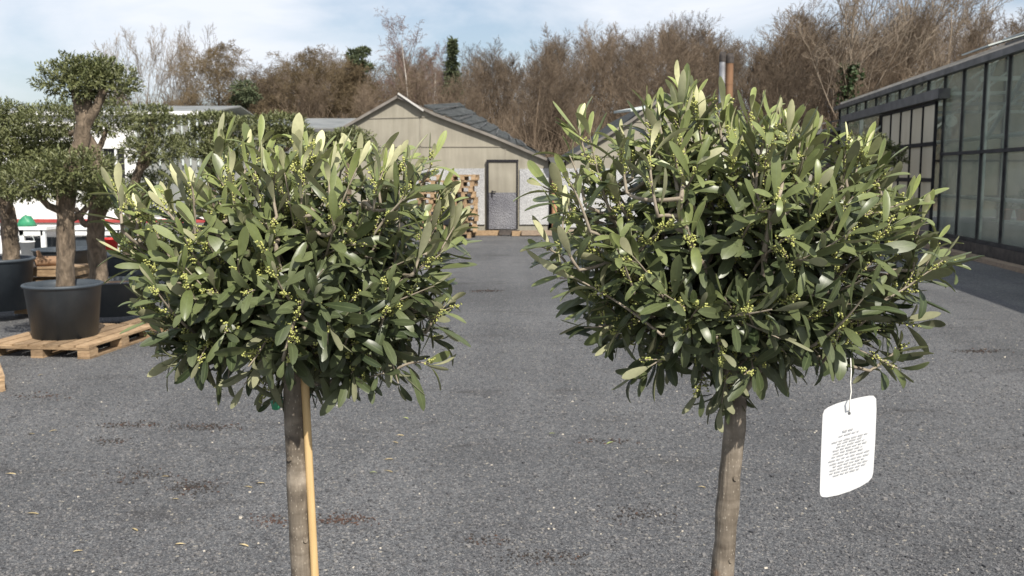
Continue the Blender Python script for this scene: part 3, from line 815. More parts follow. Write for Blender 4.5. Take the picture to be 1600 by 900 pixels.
for d in (FAR - 3.2 * K, FAR - 6.4 * K, FAR - 9.6 * K, FAR - 13 * K):
    a, b = d - 1.1 * K, d + 1.1 * K
    mb = MB(); p = [rp(a, .97, .14), rp(b, .97, .14), rp(b, .6, .24), rp(a, .6, .24)]
    prism(mb, p, (0, 0, .045)); mb.build('roof_vent', M['palesteel'], gh)
# far gable end and back wall
mb = MB(); prism(mb, [wp(FAR, .2), wp(FAR, EAVE), rp(FAR, 1), wp(FAR, EAVE, -2 * RW), wp(FAR, .2, -2 * RW)], DIRW * .01); mb.build('end_glass', M['glass'], gh)
mb = MB()
for k in range(9): 
    f = k / 8; beam(mb, wp(FAR - .03, 0, -2 * RW * f), wp(FAR - .03, EAVE + RZ * (1 - abs(2 * f - 1)) - .05, -2 * RW * f), .07, .05, NRM)
beam(mb, wp(FAR - .03, mid, -.05), wp(FAR - .03, mid, -2 * RW), .06, .06); beam(mb, wp(FAR - .03, .9, -.05), wp(FAR - .03, .9, -2 * RW), .06, .06)
mb.build('end_frame', M['blacksteel'], gh)
mb = MB(); prism(mb, [wp(NEAR, 0, -2 * RW), wp(FAR, 0, -2 * RW), wp(FAR, EAVE, -2 * RW), wp(NEAR, EAVE, -2 * RW)], NRM * -.02); mb.build('back_wall', M['glass'], gh)
# inner frame
for d in bays[1::3]:
    for off in (-.45, -3.4 * K, -6.6 * K):
        mb = MB(); beam(mb, wp(d, 0, off), wp(d, EAVE + RZ * (1 - abs(1 + off / RW)) - .1, off), .13, .10, NRM); mb.build('post', M['palesteel'], gh)
mb = MB()
for d in bays[1::3]:
    beam(mb, wp(d, EAVE - .25, -.3), wp(d, EAVE - .25, -2 * RW), .06, .09)
    beam(mb, wp(d, EAVE - 1.2, -.45), wp(d, EAVE + .25, -2.2), .05, .05)
    for k in range(8):
        f0, f1 = k / 8, (k + .5) / 8
        beam(mb, wp(d, EAVE - .25, -2 * RW * f0 - .1), wp(d, EAVE + RZ * (1 - abs(2 * f1 - 1)) - .1, -2 * RW * f1), .03, .03)
beam(mb, wp(20.0 * K, 2.0 * K, -.5), wp(17.7 * K, 3.4 * K, -.5), .07, .06)
mb.build('truss', M['palesteel'], gh)
mb = MB()
for z, off in ((2.35 * K, -1.3), (2.5 * K, -2.6), (2.2 * K, -4.2), (1.1, -.9)):
    tube(mb, [wp(NEAR, z, off), wp(FAR - .2, z, off)], .045, 8)
mb.build('heating_pipe', M['palesteel'], gh)
mb = MB(); tube(mb, [wp(29.6 * K, 2.5 * K, -.9), wp(28.9 * K, 2.84 * K, -1.0), wp(24 * K, 2.84 * K, -1.2)], .16, 12); tube(mb, [wp(29.6 * K, 0, -.9), wp(29.6 * K, 2.55 * K, -.9)], .17, 12); mb.build('air_duct', M['palesteel'], gh)
# sliding door leaf and its rail
mb = MB(); beam(mb, wp(dA + .1, 3.22 * K, .16), wp(20.35 * K, 3.22 * K, .16), .26, .22); mb.build('door_rail', M['rail'], gh)
dfm = MB(); doff = .14
lv = [dC + (dB - dC) * k / 5 for k in range(6)]
for d in lv: beam(dfm, wp(d, .12, doff), wp(d, 3.1 * K, doff), .06, .06, NRM)
for z in (.15, .85 * K, 1.42 * K, 2.2 * K, 3.07 * K): beam(dfm, wp(dC, z, doff + .004), wp(dB, z, doff + .004), .066, .09 if z < 2.5 * K else .06)
sd = dfm.build('sliding_door', M['blacksteel'], gh)
mb = MB()
for i in range(5):
    for z0, z1 in ((1.42 * K + .05, 2.2 * K - .05), (2.2 * K + .05, 3.07 * K - .04), (.85 * K + .05, 1.42 * K - .05)):
        prism(mb, [wp(lv[i] + .04, z0, doff), wp(lv[i + 1] - .04, z0, doff), wp(lv[i + 1] - .04, z1, doff), wp(lv[i] + .04, z1, doff)], NRM * -.012)
mb.build('milky_sheet', M['milky'], sd)
mb = MB(); prism(mb, [wp(dC + .04, .2, doff), wp(dB - .04, .2, doff), wp(dB - .04, .85 * K - .05, doff), wp(dC + .04, .85 * K - .05, doff)], NRM * -.012); mb.build('kick_panel', simple('dull_kick_panel', (.16, .135, .12), (.24, .2, .18), 2, .7), sd)
# timber board along the foot of the wall, outside
mb = MB(); beam(mb, wp(NEAR, .04, .35), wp(dC - .3, .04, .35), .22, .08)
tag(mb.build('timber_edging', M['greywood'], loc=wp(14, 0, .35)), 'brown weathered timber board lying along the foot of the glasshouse wall', 'timber')
# staging tables with pots inside
pr_ = np.random.default_rng(55)
PLANTNAMES = ['nearest the yard door', 'second along from the yard door', 'third along from the yard door', 'nearest the camera']
for i, d in enumerate((19.6 * K, 17.2 * K, 14.8 * K, 12.4 * K)):
    c = wp(d, 0, -1.7); t = thing('plant_table', c, 'grey staging table inside the glasshouse, ' + PLANTNAMES[i], 'table', 'staging tables in the glasshouse')
    mb = MB(); beam(mb, wp(d - .95 * K, .62, -1.7), wp(d + .95 * K, .62, -1.7), 1.3, .06); mb.build('table_top', M['palesteel'], t)
    for sx in (-.8, .8):
        for so in (-1.2, -2.2):
            mb = MB(); beam(mb, wp(d + sx * K, 0, so), wp(d + sx * K, .59, so), .06, .06, NRM); mb.build('leg', M['palesteel'], t)
    for j in range(5):
        dd = d + pr_.uniform(-.8, .8) * K; of = -1.2 - .22 * j; z = .65
        c = wp(dd, z, of); col = ['orange terracotta', 'terracotta', 'dusty terracotta'][j % 3]
        o = thing('potted_plant', c, f'potted plant in {col} pot on the staging table {PLANTNAMES[i]}', 'potted plant', 'pots on the glasshouse tables')
        mb = MB(); lathe(mb, c, [(.001, 0), (.09, 0), (.125, .2), (.135, .2), (.135, .24), (.11, .24), (.10, .19), (.001, .19)], 14); mb.build('pot', M['terracotta'], o)
        mb = MB(); n = 160; r1 = pr_.normal(0, 1, (n, 3)); hh = pr_.uniform(.25, .6)
        O = c + [0, 0, .2] + unit(r1) * pr_.random((n, 1)) * [.22, .22, 0] + np.stack([0 * r1[:, 0], 0 * r1[:, 0], pr_.random(n) * hh], 1)
        small_leaves(mb, O, r1 + [0, 0, .7], pr_.normal(0, 1, (n, 3)) + [0, 0, .5], np.full(n, .09), np.full(n, .035), pr_.random(n), pr_.random(n) * .5)
        tube(mb, [c + [0, 0, .18], c + [0, 0, .2 + hh * .8]], [.012, .006], 5); mb.build('foliage', M['pad_leaf'], o)

# ------------------------------------------------------------------ pallets
def pallet_mesh(L, Wd, Hh, rng, deck, blk, bot):
    """L along local y (deck boards), Wd along x; base centre at 0"""
    bh = Hh - .022 * 2 - .018
    tn = lambda: [rng.random(), 0, 0, 1]
    n = 7; bw = Wd / n * .86
    for i in range(n):
        box(deck, (-Wd / 2 + bw / 2 + (Wd - bw) * i / (n - 1), rng.normal(0, .003), Hh - .011), (bw, L, .021), 0, 0, tn())
    for yk in (-1, 0, 1):
        box(deck, (0, yk * (L / 2 - .06), Hh - .033), (Wd - .004, .12, .021), 0, 0, tn())
    for xk in (-1, 0, 1):
        for yk in (-1, 0, 1):
            box(blk, (xk * (Wd / 2 - .06), yk * (L / 2 - .075), .018 + bh / 2), (.115, .14, bh - .002), 0, 0, tn())
        box(bot, (xk * (Wd / 2 - .06), 0, .009), (.118, L - .006, .017), 0, 0, tn())
def rot_mb(mb, rz, c):
    cz, sz = math.cos(rz), math.sin(rz)
    mb.v = [np.stack([v[:, 0] * cz - v[:, 1] * sz, v[:, 0] * sz + v[:, 1] * cz, v[:, 2]], 1) + c for v in mb.v]; return mb
def pallet(c, rz, L, Wd, Hh, label, seed, group=None):
    r = np.random.default_rng(seed); a, b, d = MB(), MB(), MB(); pallet_mesh(L, Wd, Hh, r, a, b, d); c = np.array(c, float)
    t = thing('wooden_pallet', c, label, 'pallet', group)
    for src, nm in ((a, 'deck_board'), (b, 'block'), (d, 'bottom_board')):
        rot_mb(src, rz, c)
        for v, col in zip(src.v, src.c):
            m1 = MB(); m1.add(v, BOXF, 0, False, col); m1.build(nm, M['pallet'], t)
    return t
PH = .125
cc = G(162, 559)
pallet((cc[0] - .52, cc[1] + .60, 0), R(-7), 1.25, 1.02, PH, 'tan wooden pallet under the front large olive pot', 1)
pallet((cc[0] + .22, cc[1] + 1.62, 0), R(-7), 1.0, 1.02, PH, 'tan wooden pallet under the second olive pot, just behind the front one', 2)
c3 = G(45, 479)
pallet((c3[0] - .42, c3[1] + .6, 0), R(-3), 1.1, 1.0, PH, 'tan wooden pallet under the olive pot at the left edge', 3)
c4 = G(9, 612); r4 = R(31); pallet((c4[0] - (.45 * math.cos(r4) + .6 * math.sin(r4)), c4[1] - (.45 * math.sin(r4) - .6 * math.cos(r4)), 0), r4, 1.2, .9, PH, 'tan wooden pallet cut off by the left edge, nearest the camera', 4)
c5 = P(100, 430, 13.2); pallet((c5[0], 13.4, 0), R(5), 1.2, 1.1, PH, 'brown wooden pallet under the far dark pot behind the front olive trunk', 5)
# stacks by the shed
ORD = ['topmost', 'second from the top', 'third from the top', 'fourth from the top', 'fifth from the top', 'sixth from the top', 'seventh from the top', 'eighth from the top', 'ninth from the top', 'tenth from the top', 'eleventh from the top', 'lowest but one', 'lowest']
def stack(px, Y, n, side, seed, Wd, off_top=0):
    r = np.random.default_rng(seed); x = P(px, 300, Y)[0]; protos = []
    for v in range(3):
        a = MB(); pallet_mesh(.95, Wd, .147, r, a, a, a); protos.append(a)
    me = []
    for i in range(n):
        z = .149 * i; lab = f'wooden pallet, {ORD[n - 1 - i] if i else "lowest"} of the {side} stack beside the wrapped wall'
        rz = r.normal(0, .06); dx = r.normal(0, .05); dy = r.normal(0, .05)
        if i < 3:
            o = protos[i].build('wooden_pallet', M['pallet']); me.append(o)
        else:
            o = me[i % 3].copy(); COL.objects.link(o)
        o.scale = (r.uniform(.86, 1.04), 1, 1); o.location = (x + dx, Y + dy, z); o.rotation_euler = (0, 0, rz)
        tag(o, lab, 'pallet', 'stacked pallets by the shed')
stack(674, YS - 1.2, 11, 'left-hand', 21, .74)
stack(725, YS - 1.0, 11, 'right-hand', 22, .70)
for i, (x0, y0, x1, y1, lab, m_) in enumerate(((738, 365, 784, 366, 'pale plank lying at the foot of the bubble-wrapped wall left of the door', 'pallet'), (780, 364, 812, 362, 'dark plank lying below the shed door', 'soot'), (800, 367, 846, 366, 'tan plank on the gravel edge below the shed door, nearer the valley pipe', 'pallet'), (815, 360, 900, 357, 'grey plank leaning low right of the door by the downpipe', 'greywood'))):
    a, b = P(x0, y0, YS - .35 - .1 * i), P(x1, y1, YS - .35 - .1 * i); a[2] = b[2] = .07 + .02 * (i % 2)
    mb = MB(); beam(mb, a, b, .16, .13); tag(mb.build('plank', M[m_], loc=(a[0], a[1], 0)), lab, 'plank')

# ------------------------------------------------------------------ left background: white greenhouse, low glasshouse, tables
YW = 28.0
a, b = P(-160, 180, YW), P(316, 180, YW); ev = a[2]
wg = thing('white_greenhouse', ((a[0] + b[0]) / 2, YW, 0), 'white-clad greenhouse with a red band behind the clipped olives', 'greenhouse')
wg_a, wg_b = a, b
wl, wr = P(160, 240, YW)[0], P(194, 240, YW)[0]; wt, wb = P(170, 232, YW)[2], P(170, 292, YW)[2]
mb = MB(); box(mb, ((a[0] + wl) / 2, YW + .1, ev / 2), (wl - a[0], .2, ev)); xg = P(214, 240, YW)[0]; box(mb, ((wr + xg) / 2, YW + .1, ev / 2), (xg - wr, .2, ev)); box(mb, ((xg + b[0]) / 2, YW + .1, .2), (b[0] - xg, .2, .4))
box(mb, ((wl + wr) / 2, YW + .1, (wt + ev) / 2), (wr - wl, .2, ev - wt)); box(mb, ((wl + wr) / 2, YW + .1, wb / 2), (wr - wl, .2, wb))
box(mb, ((a[0] + b[0]) / 2, YW + 8, ev / 2), (b[0] - a[0], .2, ev)); box(mb, (b[0] - .1, YW + 4.1, ev / 2), (.2, 7.6, ev)); mb.build('wall', M['white_wall'], wg)
mb = MB(); box(mb, ((xg + b[0]) / 2, YW + .1, (.4 + ev) / 2), (b[0] - xg - .004, .05, ev - .404)); mb.build('side_glazing', M['roofglass'], wg)
mb = MB(); box(mb, ((a[0] + b[0]) / 2, YW - .02, P(0, 345, YW)[2]), (b[0] - a[0], .03, .10)); mb.build('red_band', M['red_paint'], wg)
mb = MB(); box(mb, ((wl + wr) / 2, YW + .14, (wt + wb) / 2), (wr - wl, .04, wt - wb)); box(mb, ((wl + wr) / 2 + .05, YW + .06, (wt + wb) / 2), (.06, .06, wt - wb), 0, 1); mb.build('window', [M['dark_void'], M['white_paint']], wg)
mb = MB(); beam(mb, (a[0], YW - .08, ev + .05), (b[0] + .1, YW - .08, ev + .05), .2, .11); mb.build('gutter', M['white_paint'], wg)
mb = MB(); prism(mb, [(a[0], YW, ev + .02), (b[0], YW, ev + .02), (b[0], YW + 4, ev + .5), (a[0], YW + 4, ev + .5)], (0, 0, .04)); prism(mb, [(a[0], YW + 8, ev + .02), (b[0], YW + 8, ev + .02), (b[0], YW + 4, ev + .503), (a[0], YW + 4, ev + .503)], (0, 0, .04)); mb.build('roof', M['roofglass'], wg)
mb = MB()
for k in range(9):
    x = P(212 + k * 12, 200, YW - .04)[0]; box(mb, (x, YW - .03, (1.9 + ev) / 2), (.045, .05, ev - 1.9))
mb.build('cladding_rib', M['palesteel'], wg)
a, b = P(322, 206, 30), P(540, 206, 30); lg = thing('low_greenhouse', ((a[0] + b[0]) / 2, 30, 0), 'low grey glass greenhouse behind the small clipped olives', 'greenhouse')
mb = MB(); box(mb, ((a[0] + b[0]) / 2, 30.02, a[2] / 2), (b[0] - a[0], .03, a[2])); box(mb, ((a[0] + b[0]) / 2, 36, a[2] / 2), (b[0] - a[0], .03, a[2])); mb.build('glass_wall', M['roofglass'], lg)
mb = MB()
for k in range(13): box(mb, (a[0] + (b[0] - a[0]) * k / 12, 29.97, a[2] / 2), (.05, .06, a[2]))
beam(mb, (a[0], 29.95, a[2] + .04), (b[0], 29.95, a[2] + .04), .14, .1); mb.build('frame', M['gutter'], lg)
mb = MB(); prism(mb, [(a[0], 30, a[2] + .09), (b[0], 30, a[2] + .09), (b[0], 33, a[2] + .55), (a[0], 33, a[2] + .55)], (0, 0, .03)); prism(mb, [(a[0], 36.1, a[2] + .09), (b[0], 36.1, a[2] + .09), (b[0], 33, a[2] + .553), (a[0], 33, a[2] + .553)], (0, 0, .03)); mb.build('roof', M['roofglass'], lg)

def table(px0, px1, topy, Y, label):
    a, b = P(px0, topy, Y), P(px1, topy, Y); z = a[2]; t = thing('sales_table', ((a[0] + b[0]) / 2, Y, 0), label, 'table', 'white sales tables')
    mb = MB(); box(mb, ((a[0] + b[0]) / 2, Y, z - .03), (b[0] - a[0], .9, .06)); mb.build('table_top', M['white_paint'], t)
    mb = MB(); box(mb, ((a[0] + b[0]) / 2, Y - .40, z - .12), (b[0] - a[0] - .2, .03, .12)); mb.build('apron', M['white_paint'], t)
    for x in (a[0] + .1, (a[0] + b[0]) / 2, b[0] - .1):
        for y in (-.38, .38):
            mb = MB(); box(mb, (x, Y + y, (z - .06) / 2), (.09, .07, z - .062)); mb.build('leg', M['white_paint'], t)
    return z
zt = table(8, 88, 353, 20.5, 'white sales table left of the front olive trunk')
table(112, 205, 353, 21.0, 'white sales table between the two big olive trunks')
q = P(45, 346, 20.5); mb = MB(); r = np.random.default_rng(3)
lathe(mb, (q[0], 20.4, zt), [(.001, .22), (.09, .20), (.16, .12), (.19, .0), (.001, .0)], 14); mb.v[-1] += r.normal(0, .014, mb.v[-1].shape); mb.v[-1][:, 2] = np.maximum(mb.v[-1][:, 2], zt)
tag(mb.build('plastic_bag', M['green_plastic'], loc=(q[0], 20.4, zt)), 'crumpled green plastic bag on the left white table', 'bag')
q = P(43, 390, 19.2); t = thing('bucket', (q[0], 19.2, 0), 'white bucket with wire handle standing in front of the left table', 'bucket')
mb = MB(); lathe(mb, (q[0], 19.2, 0), [(.001, 0.005), (.11, .0), (.14, .30), (.15, .30), (.15, .32), (.13, .32), (.10, .02), (.001, .02)], 20); mb.build('body', M['white_paint'], t)
mb = MB(); aa = np.linspace(0, math.pi, 12); tube(mb, np.stack([q[0] + .145 * np.cos(aa), 0 * aa + 19.2, .31 + .17 * np.sin(aa)], 1), .006, 5); mb.build('handle', M['palesteel'], t)
mb = MB(); box(mb, ((wg_a[0] + wg_b[0]) / 2, YW - .03, .115), (wg_b[0] - wg_a[0], .04, .23)); mb.build('plinth', simple('grey_brown_plinth', (.10, .095, .085), (.2, .19, .17), 2, .9), wg)  # grey-brown strip along the wall foot, darker than the cladding above
q = P(172, 380, 20); t = thing('tub', (q[0], 20.0, 0), 'round red plastic tub standing beside the second white table', 'tub')
mb = MB(); lathe(mb, (q[0], 20.0, 0), [(.001, .005), (.13, 0), (.17, .30), (.185, .30), (.185, .33), (.155, .33), (.12, .03), (.001, .03)], 24); mb.build('body', M['red_plastic'], t)
for i, (px, c) in enumerate(((20, 'dark grey crate under the left white table'), (135, 'dark grey crate under the second white table, nearer the olive trunk'), (66, 'dark grey crate under the left table beside the olive trunk'))):
    q = P(px, 380, 20.9); t = thing('plant_crate', (q[0], 20.9, 0), c, 'crate', 'dark crates under the tables'); mb = MB()
    for k in (-1, 1): box(mb, (q[0] + k * .27, 20.9, .14), (.02, .38, .28)); box(mb, (q[0], 20.9 + k * .2, .14), (.52, .02, .28))
    box(mb, (q[0], 20.9, .02), (.52, .38, .02)); mb.build('body', M['pot'], t)

# wooden box and log behind the front pot
q = P(74, 430, 11.3); z = P(74, 420, 11.3)[2]; t = thing('wooden_crate', (q[0], 11.4, 0), 'wooden slat crate behind the front olive pot', 'crate'); mb = MB(); r = np.random.default_rng(5)
for k in range(4):
    for yk in (-.2, .2): box(mb, (q[0], 11.4 + yk, .07 + (z - .1) * k / 3), (.72, .02, .1), 0, 0, [r.random(), 0, 0, 1])
    for xk in (-.35, .35): box(mb, (q[0] + xk, 11.4, .07 + (z - .1) * k / 3), (.02, .38, .1), 0, 0, [r.random(), 0, 0, 1])
box(mb, (q[0], 11.4, z + .02), (.76, .44, .02), 0, 0, [.5, 0, 0, 1])
mb.build('slats', M['pallet'], t)
p0, p1 = P(54, 411, 11.25), P(96, 413, 11.4); mb = MB(); rr = np.array([.05, .065, .06, .06, .05]); pts = np.array([p0 + (p1 - p0) * f for f in np.linspace(0, 1, 5)]); pts[:, 2] = z + .031 + rr
tube(mb, pts, rr, 10, 0, True, True, 1 + r.normal(0, .06, (5, 10))); tube(mb, [pts[1], pts[1] + [-.01, -.05, .12]], [.035, .022], 8)
tag(mb.build('log', M['log'], loc=(pts[0][0], pts[0][1], z + .03)), 'short sawn log with stub lying on the wooden crate', 'log')

# ------------------------------------------------------------------ clipped olives in pots
def pot(mb, c, r0, r1, h):
    lathe(mb, c, [(.001, .01), (r0 * .9, .004), (r0, 0), (r0 + (r1 - r0) * .92, h * .93), (r1 * 1.0, h * .935), (r1 * 1.045, h * .95), (r1 * 1.05, h * .985), (r1 * 1.02, h), (r1 * .965, h), (r1 * .95, h * .90), (r1 * .93, h * .84)], 48)
def pad(mb, c, rx, rz, rng, density, ls=1.0):
    """clipped cushion of olive twigs: many small leaves through the outer half of a lumpy ellipsoid"""
    ry = rx * .85
    n = int(density * (rx * ry + 2 * rx * rz) * 2400)
    v = unit(rng.normal(0, 1, (n, 3)))
    ph = rng.random(6) * 6.28
    lump = 1 + .10 * np.sin(v[:, 0] * 5 + ph[0]) * np.cos(v[:, 1] * 4 + ph[1]) + .08 * np.sin(v[:, 2] * 6 + v[:, 0] * 7 + ph[2]) + .06 * np.sin(11 * v[:, 0] + ph[3]) * np.sin(9 * v[:, 1] + ph[4])
    rad = lump * (rng.random(n) ** .30) * (1 + (rng.random(n) > .96) * rng.random(n) * .12)
    base = c + v * np.array([rx, ry, rz]) * rad[:, None]
    low = v[:, 2] < -.3; base[:, 2] = np.where(low, base[:, 2] + rz * .25 * (-v[:, 2] - .3), base[:, 2])
    nd = unit(v * np.array([1 / rx, 1 / ry, 1 / rz]) * rx + np.array([0, 0, .8]) + rng.normal(0, .45, (n, 3)))
    k = 6
    O, D, Nn = [], [], []
    for j in range(k):
        rr = unit(np.cross(nd, rng.normal(0, 1, (n, 3))))
        O.append(base + nd * (.012 * j * ls)); D.append(nd * (.55 + .12 * j) + rr * .8); Nn.append(nd + np.array([0, 0, .6]))
    O, D, Nn = np.concatenate(O), np.concatenate(D), np.concatenate(Nn); m = len(O)
    tw = np.repeat(rng.random(n)[None], k, 0).ravel()
    young = np.concatenate([np.full(n, .05 if j < 4 else .45) for j in range(k)]) * rng.random(m) * 1.2
    small_leaves(mb, O, D, Nn, rng.uniform(.030, .052, m) * ls, rng.uniform(.010, .016, m) * ls * 1.15, np.clip(tw * .7 + rng.random(m) * .4, 0, 1), young)
def clipped_olive(Y, pot_px, rim_y, rim_hw, base_y, trunk_px, limbs, pads, label, seed, zb=PH, trunk_r=(14, 12), ls=1.0, dens=1.0):
    rng = np.random.default_rng(seed); sc = Y * 1.01 / F
    cx = P(pot_px, 440, Y)[0]; base = np.array([cx, Y, zb]); r1 = rim_hw * sc
    h = max(P(pot_px, rim_y, Y)[2] - zb, .3)
    t = thing('potted_olive_tree', base, label, 'potted tree', 'cloud-clipped olives in big pots')
    mb = MB(); pot(mb, base, r1 * .80, r1 / 1.05, h); mb.build('pot', M['pot'], t)
    mb = MB(); lathe(mb, base, [(.001, h * .89), (r1 * .5, h * .885), (r1 * .90, h * .87)], 24); mb.build('soil', M['soil'], t)
    pts = np.array([P(x, y, Y) + [0, rng.normal(0, .02), 0] for x, y in trunk_px]); pts = np.concatenate([[[pts[0][0], Y, zb + h * .8]], pts])
    # resample smoothly
    s = np.linspace(0, len(pts) - 1, 26); P3 = np.stack([np.interp(s, np.arange(len(pts)), pts[:, i]) for i in range(3)], 1)
    for _ in range(3): P3[1:-1] = (P3[:-2] + 2 * P3[1:-1] + P3[2:]) / 4
    rr = np.linspace(trunk_r[0], trunk_r[1], 26) * sc; rr[:3] *= np.array([1.3, 1.2, 1.1])
    an = np.arange(14) * 2 * math.pi / 14
    j = 1 + .10 * np.sin(an[None] * 3 + np.linspace(0, 5, 26)[:, None]) + rng.normal(0, .05, (26, 14))
    mb = MB(); tube(mb, P3, rr, 14, 0, True, True, j)
    for lp in limbs:
        q = np.array([P(x, y, Y + dy) for x, y, dy in lp[1]]); k = len(q); s = np.linspace(0, k - 1, 10); q = np.stack([np.interp(s, np.arange(k), q[:, i]) for i in range(3)], 1)
        tube(mb, q, np.linspace(lp[0], lp[0] * .55, 10) * sc, 10, 0, True, True, 1 + rng.normal(0, .06, (10, 10)))
    for pd in pads:                                   # a limb into every cushion
        c = P(pd[0], pd[1] + pd[3] * .3, Y + pd[4]); kk = int(np.argmin(np.linalg.norm(P3 - c + [0, 0, .25], axis=1))); a = P3[kk]
        m_ = (a + c) / 2 + [0, 0, -.05]
        tube(mb, [a, m_, c], np.array([.05, .04, .025]) * (.8 if Y < 11 else .9), 8)
    mb.build('trunk', M['old_bark'], t)
    for x, y, hw, hh, dy in pads:
        mb = MB(); pad(mb, P(x, y, Y + dy), hw * .97 * (Y + dy) / F, hh * .80 * (Y + dy) / F, rng, dens, ls); mb.build('foliage_pad', M['pad_leaf'], t)
    return t
clipped_olive(9.05, 98, 442, 59, 537, [(103, 440), (101, 385), (101, 325), (111, 265), (127, 222), (131, 196)],
              [(9, [(131, 200, 0), (122, 165, 0), (116, 140, 0)]), (10, [(131, 198, 0), (136, 160, .05), (140, 125, .1)]), (9, [(131, 200, 0), (148, 172, 0), (162, 140, 0)])],
              [(116, 126, 52, 36, .0), (166, 130, 50, 36, .12), (138, 116, 48, 28, .1), (118, 262, 66, 30, -.15), (48, 285, 70, 30, -.2), (150, 300, 46, 22, .1)],
              'tallest clipped olive with a high forked crown, in the front grey pot on a pallet', 31, trunk_r=(13.5, 11.5))
clipped_olive(10.5, 176, 437, 53, 515, [(154, 432), (147, 380), (149, 330), (158, 290), (150, 240), (128, 205)], [(6, [(149, 345, 0), (132, 352, -.1), (118, 325, -.1)])],
              [(92, 190, 60, 30, .2), (168, 188, 40, 34, .1), (172, 305, 44, 26, 0), (75, 245, 50, 22, .3)],
              'clipped olive with dark cushions in the pot behind and right of the front pot', 32, trunk_r=(14, 11))
clipped_olive(10.9, -2, 403, 54, 466, [(17, 400), (14, 350), (6, 312), (-4, 280), (-8, 240)], [],
              [(-20, 228, 60, 34, -.2), (52, 226, 58, 32, 0), (8, 178, 36, 20, .1), (-25, 190, 46, 26, .2), (20, 282, 60, 26, -.3)],
              'clipped olive with a pale slanting trunk in the pot at the left edge', 33, trunk_r=(13, 9))
clipped_olive(13.4, 100, 388, 44, 428, [(103, 385), (98, 340), (92, 300), (95, 260)], [], [(95, 245, 50, 20, 0), (60, 262, 34, 16, .1), (130, 262, 34, 16, .2)],
              'clipped olive in the far dark pot behind the front olive trunk', 34, trunk_r=(9, 7), ls=1.2, dens=.8)
clipped_olive(12.6, 200, 395, 46, 436, [(200, 392), (201, 330), (209, 285), (222, 250), (234, 226)], [],
              [(240, 234, 50, 24, 0), (238, 192, 38, 13, 0), (236, 177, 33, 7, .1), (235, 284, 36, 14, .3)],
              'clipped olive with a leaning trunk and stacked cushions in front of the white wall', 35, zb=0.0, trunk_r=(8, 6), ls=1.15, dens=.85)
clipped_olive(14.2, 330, 390, 40, 425, [(330, 386), (333, 320), (328, 260), (325, 225)], [],
              [(318, 226, 46, 22, 0), (330, 191, 44, 11, 0), (366, 205, 34, 20, .2), (348, 240, 40, 18, -.2)],
              'clipped olive with broad low cushions just above the left foreground crown', 36, zb=0.0, trunk_r=(8, 6), ls=1.25, dens=.8)
clipped_olive(15.4, 430, 385, 36, 415, [(432, 382), (430, 310), (434, 250), (438, 215)], [],
              [(440, 192, 36, 11, 0), (420, 216, 46, 14, .2), (462, 214, 30, 12, 0), (398, 196, 26, 11, 0)],
              'clipped olive with two thin tiers right of the low cushions', 37, zb=0.0, trunk_r=(7, 5), ls=1.3, dens=.8)
clipped_olive(17.0, 540, 380, 32, 405, [(540, 378), (543, 310), (545, 250), (545, 228)], [],
              [(547, 218, 32, 14, 0), (515, 222, 24, 10, .2), (570, 236, 22, 10, 0)],
              'small round clipped olive in front of the gabled shed', 38, zb=0.0, trunk_r=(6, 5), ls=1.4, dens=.8)
clipped_olive(23.5, 1372, 345, 24, 368, [(1372, 342), (1370, 290), (1368, 260)], [],
              [(1362, 232, 30, 22, 0), (1392, 245, 22, 18, -.1), (1350, 262, 26, 16, .1)],
              'loose yellowish olive tree in a pot before the glasshouse sliding door', 39, zb=0.0, trunk_r=(4, 3), ls=1.8, dens=.45)

# ------------------------------------------------------------------ the two standard olives in front
ICO_V = []; gphi = (1 + 5 ** .5) / 2
ICO_V = unit(np.array([[-1, gphi, 0], [1, gphi, 0], [-1, -gphi, 0], [1, -gphi, 0], [0, -1, gphi], [0, 1, gphi], [0, -1, -gphi], [0, 1, -gphi], [gphi, 0, -1], [gphi, 0, 1], [-gphi, 0, -1], [-gphi, 0, 1]]))
ICO_F = np.array([[0, 11, 5], [0, 5, 1], [0, 1, 7], [0, 7, 10], [0, 10, 11], [1, 5, 9], [5, 11, 4], [11, 10, 2], [10, 7, 6], [7, 1, 8], [3, 9, 4], [3, 4, 2], [3, 2, 6], [3, 6, 8], [3, 8, 9], [4, 9, 5], [2, 4, 11], [6, 2, 10], [8, 6, 7], [9, 8, 1]])
def bez(a, b, c, k):
    t = np.linspace(0, 1, k)[:, None]; return (1 - t) ** 2 * a + 2 * t * (1 - t) * b + t ** 2 * c
